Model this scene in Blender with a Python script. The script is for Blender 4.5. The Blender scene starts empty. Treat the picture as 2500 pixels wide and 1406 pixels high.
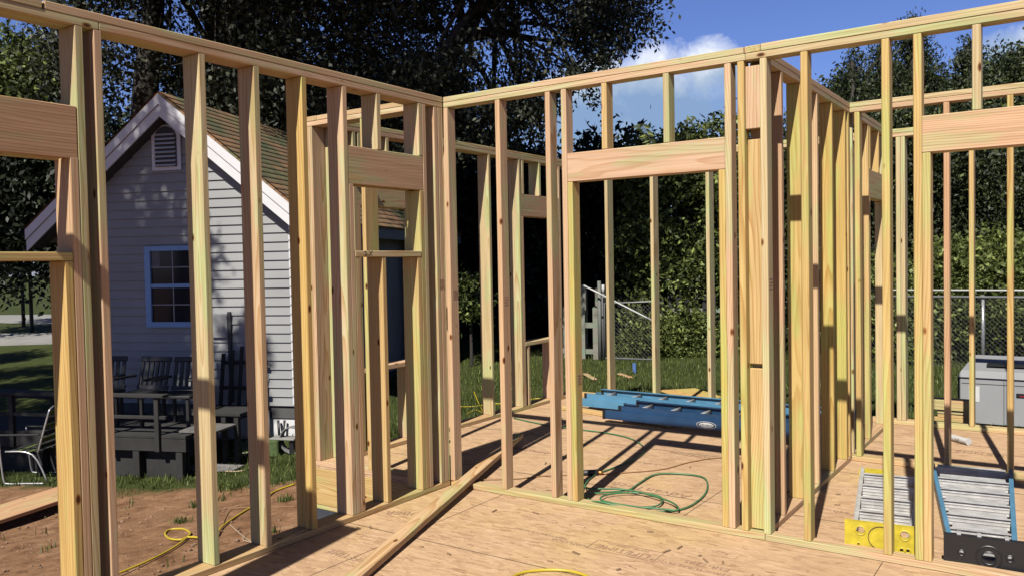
import bpy, bmesh, math, random
import numpy as np
from mathutils import Vector, Matrix, Euler
random.seed(7)
S = bpy.context.scene
COL = S.collection
rad = math.radians

# ---------------------------------------------------------------- camera
CAM = Vector((3.7123, -4.5672, 1.5895))
RX = Vector((0.82392056, 0.56639421, -0.01877536)).normalized()
DN = Vector((0.00172462, -0.03563659, -0.99936333)).normalized()
FW = Vector((-0.56670269, 0.82336361, -0.03033854)).normalized()
FPX = 2004.45
cd = bpy.data.cameras.new('camera'); cam = bpy.data.objects.new('camera', cd); COL.objects.link(cam)
m3 = Matrix((RX, -DN, -FW)).transposed()
cam.matrix_world = Matrix.Translation(CAM) @ m3.to_4x4()
cd.sensor_width = 36; cd.lens = FPX / 2500 * 36; cd.clip_end = 2000; cd.clip_start = 0.02
S.camera = cam

# ---------------------------------------------------------------- world + sun
SUN_EL, SUN_AZ = rad(47.2), rad(10.3)          # light travels towards (-sin az, cos az)
W = bpy.data.worlds.new('World'); S.world = W; W.use_nodes = True
nt = W.node_tree; N = nt.nodes; L = nt.links; N.clear()
wo = N.new('ShaderNodeOutputWorld'); bg = N.new('ShaderNodeBackground'); bg.inputs[1].default_value = 0.047
sky = N.new('ShaderNodeTexSky'); sky.sky_type = 'NISHITA'; sky.sun_disc = False
sky.sun_elevation = SUN_EL; sky.sun_rotation = rad(180) - SUN_AZ
sky.air_density = 1.0; sky.dust_density = 0.4; sky.ozone_density = 3.0
geo = N.new('ShaderNodeTexCoord')
def noise(nodes, scale, detail=8, rough=.55, dist=0):
    n = nodes.new('ShaderNodeTexNoise'); n.inputs['Scale'].default_value = scale
    n.inputs['Detail'].default_value = detail; n.inputs['Roughness'].default_value = rough
    n.inputs['Distortion'].default_value = dist; return n
def ramp(nodes, stops):
    r = nodes.new('ShaderNodeValToRGB'); e = r.color_ramp.elements
    while len(e) > 1: e.remove(e[-1])
    e[0].position = stops[0][0]; e[0].color = tuple(stops[0][1]) + (1,) if len(stops[0][1]) == 3 else stops[0][1]
    for p, c in stops[1:]:
        k = e.new(p); k.color = tuple(c) + (1,) if len(c) == 3 else c
    return r
def raydir(px, py):
    return (FW + RX * ((px - 1250) / FPX) + DN * ((py - 703) / FPX)).normalized()
# cloud bank : soft noise inside a few directions of the sky
def cloudmask(px, py, r0, r1):
    d = raydir(px, py)
    dp = N.new('ShaderNodeVectorMath'); dp.operation = 'DOT_PRODUCT'; dp.inputs[1].default_value = d
    L.new(geo.outputs['Generated'], dp.inputs[0])
    mr = N.new('ShaderNodeMapRange'); mr.inputs[1].default_value = math.cos(r1); mr.inputs[2].default_value = math.cos(r0)
    mr.interpolation_type = 'SMOOTHSTEP'
    L.new(dp.outputs['Value'], mr.inputs[0]); return mr.outputs[0]
mk = None
for a in ((1600, 255, .03, .098), (1480, 280, .03, .10), (1740, 235, .03, .085), (1680, 300, .03, .11), (1560, 330, .0, .12), (2440, 190, .0, .07), (1380, 320, .0, .1)):
    o = cloudmask(*a)
    if mk is None: mk = o
    else:
        mx = N.new('ShaderNodeMath'); mx.operation = 'MAXIMUM'; L.new(mk, mx.inputs[0]); L.new(o, mx.inputs[1]); mk = mx.outputs[0]
cn = noise(N, 11, 12, .62, .5); L.new(geo.outputs['Generated'], cn.inputs['Vector'])
ad = N.new('ShaderNodeMath'); ad.operation = 'MULTIPLY_ADD'; ad.inputs[1].default_value = 2.3; ad.inputs[2].default_value = -1.42
L.new(cn.outputs['Fac'], ad.inputs[0])
a2 = N.new('ShaderNodeMath'); a2.operation = 'ADD'; L.new(ad.outputs[0], a2.inputs[0]); L.new(mk, a2.inputs[1])
cr = ramp(N, [(.10, (0, 0, 0)), (.70, (1, 1, 1))]); L.new(a2.outputs[0], cr.inputs[0])
cn2 = noise(N, 14, 8, .6); mp = N.new('ShaderNodeMapping'); mp.inputs['Location'].default_value = (3, 1, 5); L.new(geo.outputs['Generated'], mp.inputs[0]); L.new(mp.outputs[0], cn2.inputs['Vector'])
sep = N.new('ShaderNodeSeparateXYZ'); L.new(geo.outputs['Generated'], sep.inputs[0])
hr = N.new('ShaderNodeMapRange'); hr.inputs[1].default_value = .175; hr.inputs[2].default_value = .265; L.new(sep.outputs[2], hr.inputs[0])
ha = N.new('ShaderNodeMath'); ha.operation = 'MULTIPLY_ADD'; ha.inputs[1].default_value = 1.3; ha.inputs[2].default_value = -.65; L.new(cn2.outputs['Fac'], ha.inputs[0])
hb = N.new('ShaderNodeMath'); hb.operation = 'ADD'; L.new(ha.outputs[0], hb.inputs[0]); L.new(hr.outputs[0], hb.inputs[1])
ccol = ramp(N, [(.1, (3.0, 4.6, 7.4)), (.4, (5.5, 6.8, 8.6)), (.75, (12.5, 12.8, 13.4))]); L.new(hb.outputs[0], ccol.inputs[0])
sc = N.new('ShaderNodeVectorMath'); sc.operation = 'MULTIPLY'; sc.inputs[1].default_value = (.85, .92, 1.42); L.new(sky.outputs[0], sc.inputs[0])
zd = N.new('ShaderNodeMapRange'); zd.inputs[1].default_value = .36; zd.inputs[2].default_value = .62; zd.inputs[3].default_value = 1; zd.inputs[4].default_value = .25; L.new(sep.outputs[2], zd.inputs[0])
sc2 = N.new('ShaderNodeVectorMath'); sc2.operation = 'SCALE'; L.new(sc.outputs[0], sc2.inputs[0]); L.new(zd.outputs[0], sc2.inputs['Scale'])   # upper sky, sun glow included, dimmed to lower the fill light
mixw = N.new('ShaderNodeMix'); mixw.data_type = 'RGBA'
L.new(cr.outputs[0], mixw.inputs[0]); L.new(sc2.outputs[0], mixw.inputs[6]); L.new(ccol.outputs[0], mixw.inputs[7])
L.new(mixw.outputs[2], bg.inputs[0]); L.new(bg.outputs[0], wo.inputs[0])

sd = bpy.data.lights.new('sun', 'SUN'); sd.energy = 5.0; sd.angle = rad(.55); sd.color = (1, .95, .86)
sun = bpy.data.objects.new('sun', sd); COL.objects.link(sun)
ldir = Vector((-math.sin(SUN_AZ) * math.cos(SUN_EL), math.cos(SUN_AZ) * math.cos(SUN_EL), -math.sin(SUN_EL)))
sun.rotation_euler = ldir.to_track_quat('-Z', 'Y').to_euler()
vs = S.view_settings; vs.view_transform = 'Standard'; vs.look = 'None'; vs.exposure = 0.86; vs.gamma = 1

# ---------------------------------------------------------------- pixel helpers (true 3-D positions)
def ray(px, py): return FW + RX * ((px - 1250) / FPX) + DN * ((py - 703) / FPX)
def G(px, py, z=0):
    d = ray(px, py); return CAM + d * ((z - CAM.z) / d.z)
def D(px, py, depth): return CAM + ray(px, py) * depth
def ground_z(x, y):
    z = -.28
    t = min(1, max(0, (-.2 - x) / 5.0)); t2 = min(1, max(0, (9 - y) / 7))
    z -= .55 * t * t2
    z -= .17 * min(1, max(0, (4 - y) / 3)) * min(1, max(0, (1.5 - x) / 1.5))
    return z
def GG(px, py, off=0):
    p = G(px, py, -.45)
    for _ in range(8): p = G(px, py, ground_z(p.x, p.y) + off)
    return p

# ---------------------------------------------------------------- material helpers
def new_mat(name):
    m = bpy.data.materials.new(name); m.use_nodes = True
    b = m.node_tree.nodes['Principled BSDF']; return m, m.node_tree, m.node_tree.nodes, m.node_tree.links, b
def simple(name, col, rough=.6, metal=0, var=.12, scale=8, bump=.0, spec=.5):
    col = [c * .56 for c in col]
    m, t, n, l, b = new_mat(name)
    tc = n.new('ShaderNodeTexCoord'); ns = noise(n, scale, 6); l.new(tc.outputs['Object'], ns.inputs['Vector'])
    r = ramp(n, [(.3, [c * (1 - var) for c in col]), (.7, [min(1, c * (1 + var)) for c in col])])
    l.new(ns.outputs['Fac'], r.inputs[0]); l.new(r.outputs[0], b.inputs['Base Color'])
    b.inputs['Roughness'].default_value = rough; b.inputs['Metallic'].default_value = metal
    b.inputs['Specular IOR Level'].default_value = spec
    if bump:
        bp = n.new('ShaderNodeBump'); bp.inputs['Strength'].default_value = bump; bp.inputs['Distance'].default_value = .01
        ns2 = noise(n, scale * 8, 5); l.new(tc.outputs['Object'], ns2.inputs['Vector']); l.new(ns2.outputs['Fac'], bp.inputs['Height']); l.new(bp.outputs[0], b.inputs['Normal'])
    return m
def mth(n, l, op, a, b=None, c=None):
    k = n.new('ShaderNodeMath'); k.operation = op
    for i, v in enumerate((a, b, c)):
        if v is None: continue
        if isinstance(v, (int, float)): k.inputs[i].default_value = v
        else: l.new(v, k.inputs[i])
    return k.outputs[0]

def wood_material(name, tint=(1, 1, 1), weather=0):
    m, t, n, l, b = new_mat(name)
    tc = n.new('ShaderNodeTexCoord'); oi = n.new('ShaderNodeObjectInfo')
    rnd = oi.outputs['Random']
    cmb = n.new('ShaderNodeCombineXYZ')
    l.new(mth(n, l, 'MULTIPLY', rnd, 37.0), cmb.inputs[0])
    l.new(mth(n, l, 'MULTIPLY_ADD', rnd, .22, -.11), cmb.inputs[1])
    l.new(mth(n, l, 'ADD', mth(n, l, 'MULTIPLY', mth(n, l, 'FRACT', mth(n, l, 'MULTIPLY', rnd, 13.7)), .16), .01), cmb.inputs[2])
    off = n.new('ShaderNodeVectorMath'); off.operation = 'ADD'; l.new(tc.outputs['Object'], off.inputs[0]); l.new(cmb.outputs[0], off.inputs[1])
    # growth rings about a pith line beside the board, waving along the length
    sq = n.new('ShaderNodeVectorMath'); sq.operation = 'MULTIPLY'; sq.inputs[1].default_value = (.13, 1, 1); l.new(off.outputs[0], sq.inputs[0])
    wob = noise(n, 3.5, 3, .45); l.new(sq.outputs[0], wob.inputs['Vector'])
    ww = n.new('ShaderNodeVectorMath'); ww.operation = 'MULTIPLY_ADD'; ww.inputs[1].default_value = (0, .17, .17)
    l.new(wob.outputs['Color'], ww.inputs[0]); l.new(sq.outputs[0], ww.inputs[2])
    sy = n.new('ShaderNodeSeparateXYZ'); l.new(ww.outputs[0], sy.inputs[0])
    rr = mth(n, l, 'SQRT', mth(n, l, 'ADD', mth(n, l, 'POWER', mth(n, l, 'ADD', sy.outputs[1], -.085), 2), mth(n, l, 'POWER', mth(n, l, 'ADD', sy.outputs[2], -.085), 2)))
    ring = mth(n, l, 'FRACT', mth(n, l, 'MULTIPLY', rr, 74.0))
    ringc = ramp(n, [(.0, (1, 1, 1)), (.50, (.86, .86, .86)), (.84, (.34, .34, .34)), (.93, (.22, .22, .22)), (1, (.95, .95, .95))]); l.new(ring, ringc.inputs[0])
    fine = noise(n, 55, 4, .6); fm = n.new('ShaderNodeVectorMath'); fm.operation = 'MULTIPLY'; fm.inputs[1].default_value = (.03, 1, 1)
    l.new(off.outputs[0], fm.inputs[0]); l.new(fm.outputs[0], fine.inputs['Vector'])
    low = noise(n, 1.1, 4, .6); lm = n.new('ShaderNodeVectorMath'); lm.operation = 'MULTIPLY'; lm.inputs[1].default_value = (1, 6, 6)
    l.new(off.outputs[0], lm.inputs[0]); l.new(lm.outputs[0], low.inputs['Vector'])
    base = ramp(n, [(.32, (.46 * tint[0], .325 * tint[1], .212 * tint[2])), (.50, (.45 * tint[0], .315 * tint[1], .21 * tint[2])), (.60, (.385 * tint[0], .365 * tint[1], .21 * tint[2])), (.72, (.44 * tint[0], .33 * tint[1], .165 * tint[2]))])
    l.new(low.outputs['Fac'], base.inputs[0])
    c0 = n.new('ShaderNodeMix'); c0.data_type = 'RGBA'; c0.blend_type = 'MULTIPLY'; c0.inputs[0].default_value = 1; l.new(base.outputs[0], c0.inputs[6]); l.new(oi.outputs['Color'], c0.inputs[7])
    c1 = n.new('ShaderNodeMix'); c1.data_type = 'RGBA'; c1.blend_type = 'MULTIPLY'; l.new(c0.outputs[2], c1.inputs[6])
    dk = n.new('ShaderNodeMix'); dk.data_type = 'RGBA'; dk.inputs[6].default_value = (.66, .47, .26, 1); dk.inputs[7].default_value = (1, 1, 1, 1)
    l.new(ringc.outputs[0], dk.inputs[0]); l.new(dk.outputs[2], c1.inputs[7])
    l.new(mth(n, l, 'MULTIPLY_ADD', mth(n, l, 'FRACT', mth(n, l, 'MULTIPLY', rnd, 7.3)), .40, .60), c1.inputs[0])
    c2 = n.new('ShaderNodeMix'); c2.data_type = 'RGBA'; c2.blend_type = 'MULTIPLY'; c2.inputs[0].default_value = .6
    fr = ramp(n, [(.3, (.62, .55, .45)), (.62, (1, 1, 1))]); l.new(fine.outputs['Fac'], fr.inputs[0]); l.new(c1.outputs[2], c2.inputs[6]); l.new(fr.outputs[0], c2.inputs[7])
    # knots
    vo = n.new('ShaderNodeTexVoronoi'); vo.inputs['Scale'].default_value = 3.2; vm = n.new('ShaderNodeVectorMath'); vm.operation = 'MULTIPLY'; vm.inputs[1].default_value = (1.0, 2.1, 2.1)
    l.new(off.outputs[0], vm.inputs[0]); l.new(vm.outputs[0], vo.inputs['Vector'])
    kn = ramp(n, [(.0, (.10, .045, .02)), (.045, (.16, .07, .03)), (.062, (.45, .25, .12)), (.095, (1, 1, 1))]); l.new(vo.outputs['Distance'], kn.inputs[0])
    c3 = n.new('ShaderNodeMix'); c3.data_type = 'RGBA'; c3.blend_type = 'MULTIPLY'; c3.inputs[0].default_value = 1; l.new(c2.outputs[2], c3.inputs[6]); l.new(kn.outputs[0], c3.inputs[7])
    l.new(c3.outputs[2], b.inputs['Base Color']); b.inputs['Roughness'].default_value = .72; b.inputs['Specular IOR Level'].default_value = .25
    bp = n.new('ShaderNodeBump'); bp.inputs['Strength'].default_value = .35; bp.inputs['Distance'].default_value = .002; l.new(fine.outputs['Fac'], bp.inputs['Height']); l.new(bp.outputs[0], b.inputs['Normal'])
    return m
WOOD = wood_material('framing_lumber')
OLDWOOD = wood_material('weathered_wood', (.40, .58, .80))
TINTS = [(1, 1, 1), (1.0, 1.02, .74), (1.04, 1.02, .98), (.95, 1.08, .92), (.95, .92, .82), (.98, 1.1, 1.0), (.98, 1.0, .66)]

def osb_material():
    m, t, n, l, b = new_mat('osb_subfloor')
    tc = n.new('ShaderNodeTexCoord')
    mp = n.new('ShaderNodeMapping'); mp.inputs['Scale'].default_value = (9, 34, 9); mp.inputs['Rotation'].default_value = (0, 0, .15); l.new(tc.outputs['Object'], mp.inputs[0])
    v1 = n.new('ShaderNodeTexVoronoi'); v1.inputs['Scale'].default_value = 1.7; v1.inputs['Randomness'].default_value = 1
    d = noise(n, 2.5, 3); l.new(mp.outputs[0], d.inputs['Vector'])
    va = n.new('ShaderNodeVectorMath'); va.operation = 'MULTIPLY_ADD'; va.inputs[1].default_value = (1.6, 1.6, 1.6); l.new(d.outputs['Color'], va.inputs[0]); l.new(mp.outputs[0], va.inputs[2]); l.new(va.outputs[0], v1.inputs['Vector'])
    r1 = ramp(n, [(.1, (.27, .17, .10)), (.35, (.35, .235, .15)), (.6, (.38, .26, .155)), (.85, (.43, .30, .20)), (.97, (.23, .135, .078))]); l.new(v1.outputs['Color'], r1.inputs[0])
    lo = noise(n, .9, 5, .6); l.new(tc.outputs['Object'], lo.inputs['Vector'])
    r2 = ramp(n, [(.35, (.88, .84, .78)), (.5, (1, .97, .92)), (.66, (1.0, 1.0, .80))]); l.new(lo.outputs['Fac'], r2.inputs[0])
    mx = n.new('ShaderNodeMix'); mx.data_type = 'RGBA'; mx.blend_type = 'MULTIPLY'; mx.inputs[0].default_value = .95; l.new(r1.outputs[0], mx.inputs[6]); l.new(r2.outputs[0], mx.inputs[7])
    sp = noise(n, 60, 3, .7); l.new(tc.outputs['Object'], sp.inputs['Vector']); r3 = ramp(n, [(.24, (.55, .45, .35)), (.34, (1, 1, 1))]); l.new(sp.outputs['Fac'], r3.inputs[0])
    m2 = n.new('ShaderNodeMix'); m2.data_type = 'RGBA'; m2.blend_type = 'MULTIPLY'; m2.inputs[0].default_value = .7; l.new(mx.outputs[2], m2.inputs[6]); l.new(r3.outputs[0], m2.inputs[7])
    # scuffs, boot dirt
    sf = noise(n, 3.2, 9, .72, .6); l.new(tc.outputs['Object'], sf.inputs['Vector']); r4 = ramp(n, [(.62, (1, 1, 1)), (.78, (.78, .68, .58))]); l.new(sf.outputs['Fac'], r4.inputs[0])
    m4 = n.new('ShaderNodeMix'); m4.data_type = 'RGBA'; m4.blend_type = 'MULTIPLY'; m4.inputs[0].default_value = .8; l.new(m2.outputs[2], m4.inputs[6]); l.new(r4.outputs[0], m4.inputs[7])
    l.new(m4.outputs[2], b.inputs['Base Color']); b.inputs['Roughness'].default_value = .8; b.inputs['Specular IOR Level'].default_value = .2
    bp = n.new('ShaderNodeBump'); bp.inputs['Strength'].default_value = .3; bp.inputs['Distance'].default_value = .003; l.new(v1.outputs['Distance'], bp.inputs['Height']); l.new(bp.outputs[0], b.inputs['Normal'])
    return m
OSB = osb_material()

def leaf_material(name, dark, light, trans=.25, spec=.3):
    m, t, n, l, b = new_mat(name)
    dark = [c * .6 for c in dark]; light = [c * .62 for c in light]
    g = n.new('ShaderNodeNewGeometry'); r = ramp(n, [(0, dark), (.7, [a * .65 + c * .35 for a, c in zip(dark, light)]), (.9, light), (1, [c * 1.5 for c in light])]); l.new(g.outputs['Random Per Island'], r.inputs[0])
    l.new(r.outputs[0], b.inputs['Base Color']); b.inputs['Roughness'].default_value = .55; b.inputs['Specular IOR Level'].default_value = spec
    tr = n.new('ShaderNodeBsdfTranslucent'); l.new(r.outputs[0], tr.inputs[0])
    ms = n.new('ShaderNodeMixShader'); ms.inputs[0].default_value = trans; out = [x for x in n if x.type == 'OUTPUT_MATERIAL'][0]
    l.new(b.outputs[0], ms.inputs[1]); l.new(tr.outputs[0], ms.inputs[2]); l.new(ms.outputs[0], out.inputs[0]); return m
LEAF_OAK = leaf_material('oak_leaves', (.012, .016, .007), (.075, .085, .05), .14)
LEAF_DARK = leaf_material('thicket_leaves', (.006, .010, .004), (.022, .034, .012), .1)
LEAF_VINE = leaf_material('vine_leaves', (.035, .05, .013), (.28, .34, .09), .3)
LEAF_CEDAR = leaf_material('cedar_needles', (.010, .018, .005), (.075, .098, .028), .12)
LEAF_HEDGE = leaf_material('hedge_leaves', (.010, .016, .005), (.085, .11, .035), .15)
LEAF_BUSH = leaf_material('bush_leaves', (.07, .10, .02), (.30, .35, .10), .35)
GRASSM = leaf_material('grass_blades', (.04, .062, .012), (.20, .25, .06), .35)
BARK = simple('bark', (.035, .028, .022), .9, var=.4, scale=6, bump=.6)

# ---------------------------------------------------------------- object helpers
def tag(o, label=None, cat=None, group=None, kind=None):
    if label: o['label'] = label
    if cat: o['category'] = cat
    if group: o['group'] = group
    if kind: o['kind'] = kind
    return o
def thing(name, label, cat, loc=(0, 0, 0), rz=0, group=None):
    o = bpy.data.objects.new(name, None); COL.objects.link(o); o.location = loc; o.rotation_euler = (0, 0, rz)
    o.empty_display_size = .1
    return tag(o, label, cat, group)
def link(name, me, mats=(), parent=None, smooth=False):
    o = bpy.data.objects.new(name, me); COL.objects.link(o)
    for m in (mats if isinstance(mats, (list, tuple)) else [mats]): me.materials.append(m)
    if parent: o.parent = parent
    if smooth:
        for p in me.polygons: p.use_smooth = True
    return o
def bmobj(name, bm, mat, parent=None, smooth=False):
    me = bpy.data.meshes.new(name); bmesh.ops.recalc_face_normals(bm, faces=bm.faces); bm.to_mesh(me); bm.free()
    return link(name, me, mat, parent, smooth)
def abox(bm, x0, x1, y0, y1, z0, z1, bev=0, M=None):
    r = bmesh.ops.create_cube(bm, size=1, matrix=Matrix.Translation(((x0 + x1) / 2, (y0 + y1) / 2, (z0 + z1) / 2)) @ Matrix.Diagonal((abs(x1 - x0), abs(y1 - y0), abs(z1 - z0), 1)))
    vs_ = r['verts']
    if bev:
        es = list({e for v in vs_ for e in v.link_edges})
        rb = bmesh.ops.bevel(bm, geom=es, offset=bev, segments=1, affect='EDGES', profile=.5)
        vs_ = list({v for f in rb['faces'] for v in f.verts})
    if M is not None: bmesh.ops.transform(bm, matrix=M, verts=vs_)
    return vs_
def boxobj(name, x0, x1, y0, y1, z0, z1, mat, parent=None, bev=0, M=None):
    bm = bmesh.new(); abox(bm, x0, x1, y0, y1, z0, z1, bev, M); return bmobj(name, bm, mat, parent)
def board(name, parent, x0, x1, y0, y1, z0, z1, axis, mat=None, bev=.0035, tint=None, wob=0):
    """a piece of lumber: mesh runs along local X, so the grain follows the board"""
    dx, dy, dz = x1 - x0, y1 - y0, z1 - z0
    c = Vector(((x0 + x1) / 2, (y0 + y1) / 2, (z0 + z1) / 2))
    if axis == 'x': sz, R = (dx, dy, dz), Euler((0, 0, 0))
    elif axis == 'y': sz, R = (dy, dx, dz), Euler((0, 0, rad(90)))
    else: sz, R = (dz, dy, dx), Euler((0, rad(-90), 0))
    bm = bmesh.new(); abox(bm, -sz[0] / 2, sz[0] / 2, -sz[1] / 2, sz[1] / 2, -sz[2] / 2, sz[2] / 2, bev)
    o = bmobj(name, bm, mat or WOOD, parent)
    if parent: c = c - Vector(parent.location)
    o.location = c; o.rotation_euler = R
    if wob: o.rotation_euler.rotate(Euler((0, 0, random.uniform(-wob, wob)))) if axis == 'z' else None
    t = tint or random.choice(TINTS); k = random.uniform(.93, 1.04); o.color = (t[0] * k, t[1] * k, t[2] * k, 1)
    return o
def tube_mesh(bm, pts, r, seg=8, taper=None, closed_ends=True):
    pts = [Vector(p) for p in pts]; rings = []; up = Vector((0, 0, 1))
    prev = None
    for i, p in enumerate(pts):
        t = (pts[min(i + 1, len(pts) - 1)] - pts[max(i - 1, 0)]).normalized()
        if prev is None:
            a = t.cross(up)
            if a.length < .05: a = t.cross(Vector((1, 0, 0)))
            a.normalize()
        else:
            a = (prev - t * prev.dot(t))
            a = a.normalized() if a.length > 1e-6 else t.cross(up).normalized()
        prev = a; b_ = t.cross(a)
        rr = r if taper is None else taper[i]
        rings.append([bm.verts.new(p + a * math.cos(2 * math.pi * k / seg) * rr + b_ * math.sin(2 * math.pi * k / seg) * rr) for k in range(seg)])
    for i in range(len(rings) - 1):
        for k in range(seg): bm.faces.new((rings[i][k], rings[i][(k + 1) % seg], rings[i + 1][(k + 1) % seg], rings[i + 1][k]))
    if closed_ends and seg > 2: bm.faces.new(rings[0][::-1]); bm.faces.new(rings[-1])
def smooth_path(pts, n=8):
    pts = [Vector(p) for p in pts]; out = []
    for i in range(len(pts) - 1):
        p0, p1, p2, p3 = pts[max(i - 1, 0)], pts[i], pts[i + 1], pts[min(i + 2, len(pts) - 1)]
        for k in range(n):
            t = k / n
            out.append(.5 * ((2 * p1) + (p2 - p0) * t + (2 * p0 - 5 * p1 + 4 * p2 - p3) * t * t + (3 * p1 - p0 - 3 * p2 + p3) * t ** 3))
    out.append(pts[-1]); return out
def hose(name, pts, r, mat, label, cat, n=8, group=None):
    bm = bmesh.new(); tube_mesh(bm, smooth_path(pts, n), r, 8); return tag(bmobj(name, bm, mat, None, True), label, cat, group)
def textobj(name, body, size, M, mat, parent=None, spacing=1, extr=.0006):
    cu = bpy.data.curves.new(name, 'FONT'); cu.body = body; cu.size = size; cu.extrude = extr; cu.align_x = 'CENTER'; cu.align_y = 'CENTER'; cu.space_character = spacing
    to = bpy.data.objects.new('tmp_text', cu); COL.objects.link(to); bpy.context.view_layer.update()
    dg = bpy.context.evaluated_depsgraph_get(); me = bpy.data.meshes.new_from_object(to.evaluated_get(dg))
    bpy.data.objects.remove(to); me.transform(M); me.materials.clear(); return link(name, me, mat, parent)
def quads(name, P, mat, parent=None):
    """P : (n,4,3) array of quads"""
    n = len(P); me = bpy.data.meshes.new(name)
    me.vertices.add(n * 4); me.vertices.foreach_set('co', P.reshape(-1).astype(np.float32))
    me.loops.add(n * 4); me.loops.foreach_set('vertex_index', np.arange(n * 4, dtype=np.int32))
    me.polygons.add(n); me.polygons.foreach_set('loop_start', np.arange(0, n * 4, 4, dtype=np.int32))
    me.update(calc_edges=True); me.validate()
    return link(name, me, mat, parent)

# ---------------------------------------------------------------- setting: ground
def ground():
    m, t, n, l, b = new_mat('yard_ground')
    tc = n.new('ShaderNodeTexCoord'); pos = tc.outputs['Object']
    sx = n.new('ShaderNodeSeparateXYZ'); l.new(pos, sx.inputs[0])
    no = noise(n, .9, 6, .6); l.new(pos, no.inputs['Vector'])
    # bare dirt: strip between the house and the deck; lawn elsewhere
    # line: distance along (0.38,-0.925) from the neighbour wall
    dist = mth(n, l, 'ADD', mth(n, l, 'MULTIPLY', sx.outputs[0], .38), mth(n, l, 'MULTIPLY', sx.outputs[1], -.925))
    a = mth(n, l, 'MULTIPLY_ADD', no.outputs['Fac'], 1.5, mth(n, l, 'ADD', dist, 2.9))   # >0.75 => dirt
    dirtL = ramp(n, [(.40, (0, 0, 0)), (.52, (1, 1, 1))]); l.new(mth(n, l, 'MULTIPLY', a, .5), dirtL.inputs[0])
    # narrow dirt skirt round the deck
    b2 = mth(n, l, 'MULTIPLY_ADD', no.outputs['Fac'], 1.4, mth(n, l, 'MULTIPLY', sx.outputs[1], -1)) 
    c2 = mth(n, l, 'ADD', b2, 3.9)
    dirtB = ramp(n, [(.40, (0, 0, 0)), (.50, (1, 1, 1))]); l.new(mth(n, l, 'MULTIPLY', c2, .5), dirtB.inputs[0])
    xr = mth(n, l, 'GREATER_THAN', sx.outputs[0], -2.6); dB = mth(n, l, 'MULTIPLY', dirtB.outputs[0], xr)
    yl = mth(n, l, 'LESS_THAN', sx.outputs[1], 2.2)
    dirt = mth(n, l, 'MAXIMUM', mth(n, l, 'MULTIPLY', dirtL.outputs[0], yl), dB)
    n1 = noise(n, 5, 9, .68, .4); l.new(pos, n1.inputs['Vector'])
    dc = ramp(n, [(.28, (.055, .025, .012)), (.42, (.14, .074, .039)), (.58, (.20, .112, .062)), (.75, (.28, .18, .11))]); l.new(n1.outputs['Fac'], dc.inputs[0])
    g1 = noise(n, 30, 6, .7); l.new(pos, g1.inputs['Vector']); g2 = noise(n, 1.4, 4); l.new(pos, g2.inputs['Vector'])
    gs = mth(n, l, 'MULTIPLY_ADD', g1.outputs['Fac'], .7, mth(n, l, 'MULTIPLY', g2.outputs['Fac'], .3))
    gc = ramp(n, [(.3, (.014, .019, .005)), (.5, (.034, .044, .012)), (.68, (.065, .068, .024))]); l.new(gs, gc.inputs[0])
    mx = n.new('ShaderNodeMix'); mx.data_type = 'RGBA'; l.new(dirt, mx.inputs[0]); l.new(gc.outputs[0], mx.inputs[6]); l.new(dc.outputs[0], mx.inputs[7])
    l.new(mx.outputs[2], b.inputs['Base Color']); b.inputs['Roughness'].default_value = .95; b.inputs['Specular IOR Level'].default_value = .1
    bp = n.new('ShaderNodeBump'); bp.inputs['Strength'].default_value = .8; bp.inputs['Distance'].default_value = .03
    n3 = noise(n, 14, 9, .7); l.new(pos, n3.inputs['Vector']); l.new(n3.outputs['Fac'], bp.inputs['Height']); l.new(bp.outputs[0], b.inputs['Normal'])
    xs = [-400, -200, -100, -60] + [-40 + i * 1.0 for i in range(28)] + [-12 + i * .3 for i in range(80)] + [12 + i * 2 for i in range(15)] + [60, 100, 200, 400]
    ys = [-400, -200, -100, -60, -30, -18] + [-12 + i * .5 for i in range(12)] + [-6 + i * .3 for i in range(80)] + [18 + i * 1.5 for i in range(20)] + [60, 100, 200, 400]
    rnd = random.Random(3); vs_ = []
    from mathutils import noise as mn
    for y in ys:
        for x in xs:
            z = ground_z(x, y)
            if -14 < x < 12 and -7 < y < 16:
                z += .035 * mn.noise(Vector((x * 1.1, y * 1.1, 0))) + .02 * mn.noise(Vector((x * 3.3, y * 3.3, 4)))
            vs_.append((x, y, z))
    nx = len(xs); fs = [(j * nx + i, j * nx + i + 1, (j + 1) * nx + i + 1, (j + 1) * nx + i) for j in range(len(ys) - 1) for i in range(nx - 1)]
    me = bpy.data.meshes.new('ground'); me.from_pydata(vs_, [], fs)
    o = link('ground', me, m, None, True); o['kind'] = 'structure'
    return o
ground()
# neighbour's paved drive seen far left
CONC = simple('concrete', (.30, .29, .27), .9, var=.15, scale=2, bump=.3)
bm = bmesh.new()
for (a, b_) in (((0, 776), (0, 799)), ((0, 822), (0, 846))):
    p0, p1 = GG(-250, a[1] - 2), GG(-250, b_[1] + 6); q0, q1 = GG(320, a[1] - 8), GG(320, b_[1] - 12)
    vv = [bm.verts.new((p.x, p.y, ground_z(p.x, p.y) + .05)) for p in (p0, p1, q1, q0)]; bm.faces.new(vv)
    ext = bmesh.ops.extrude_face_region(bm, geom=[bm.faces[-1] if False else list(bm.faces)[-1]]); bmesh.ops.translate(bm, vec=(0, 0, -.045), verts=[v for v in ext['geom'] if isinstance(v, bmesh.types.BMVert)])
o = bmobj('driveway', bm, CONC); o['kind'] = 'structure'

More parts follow.
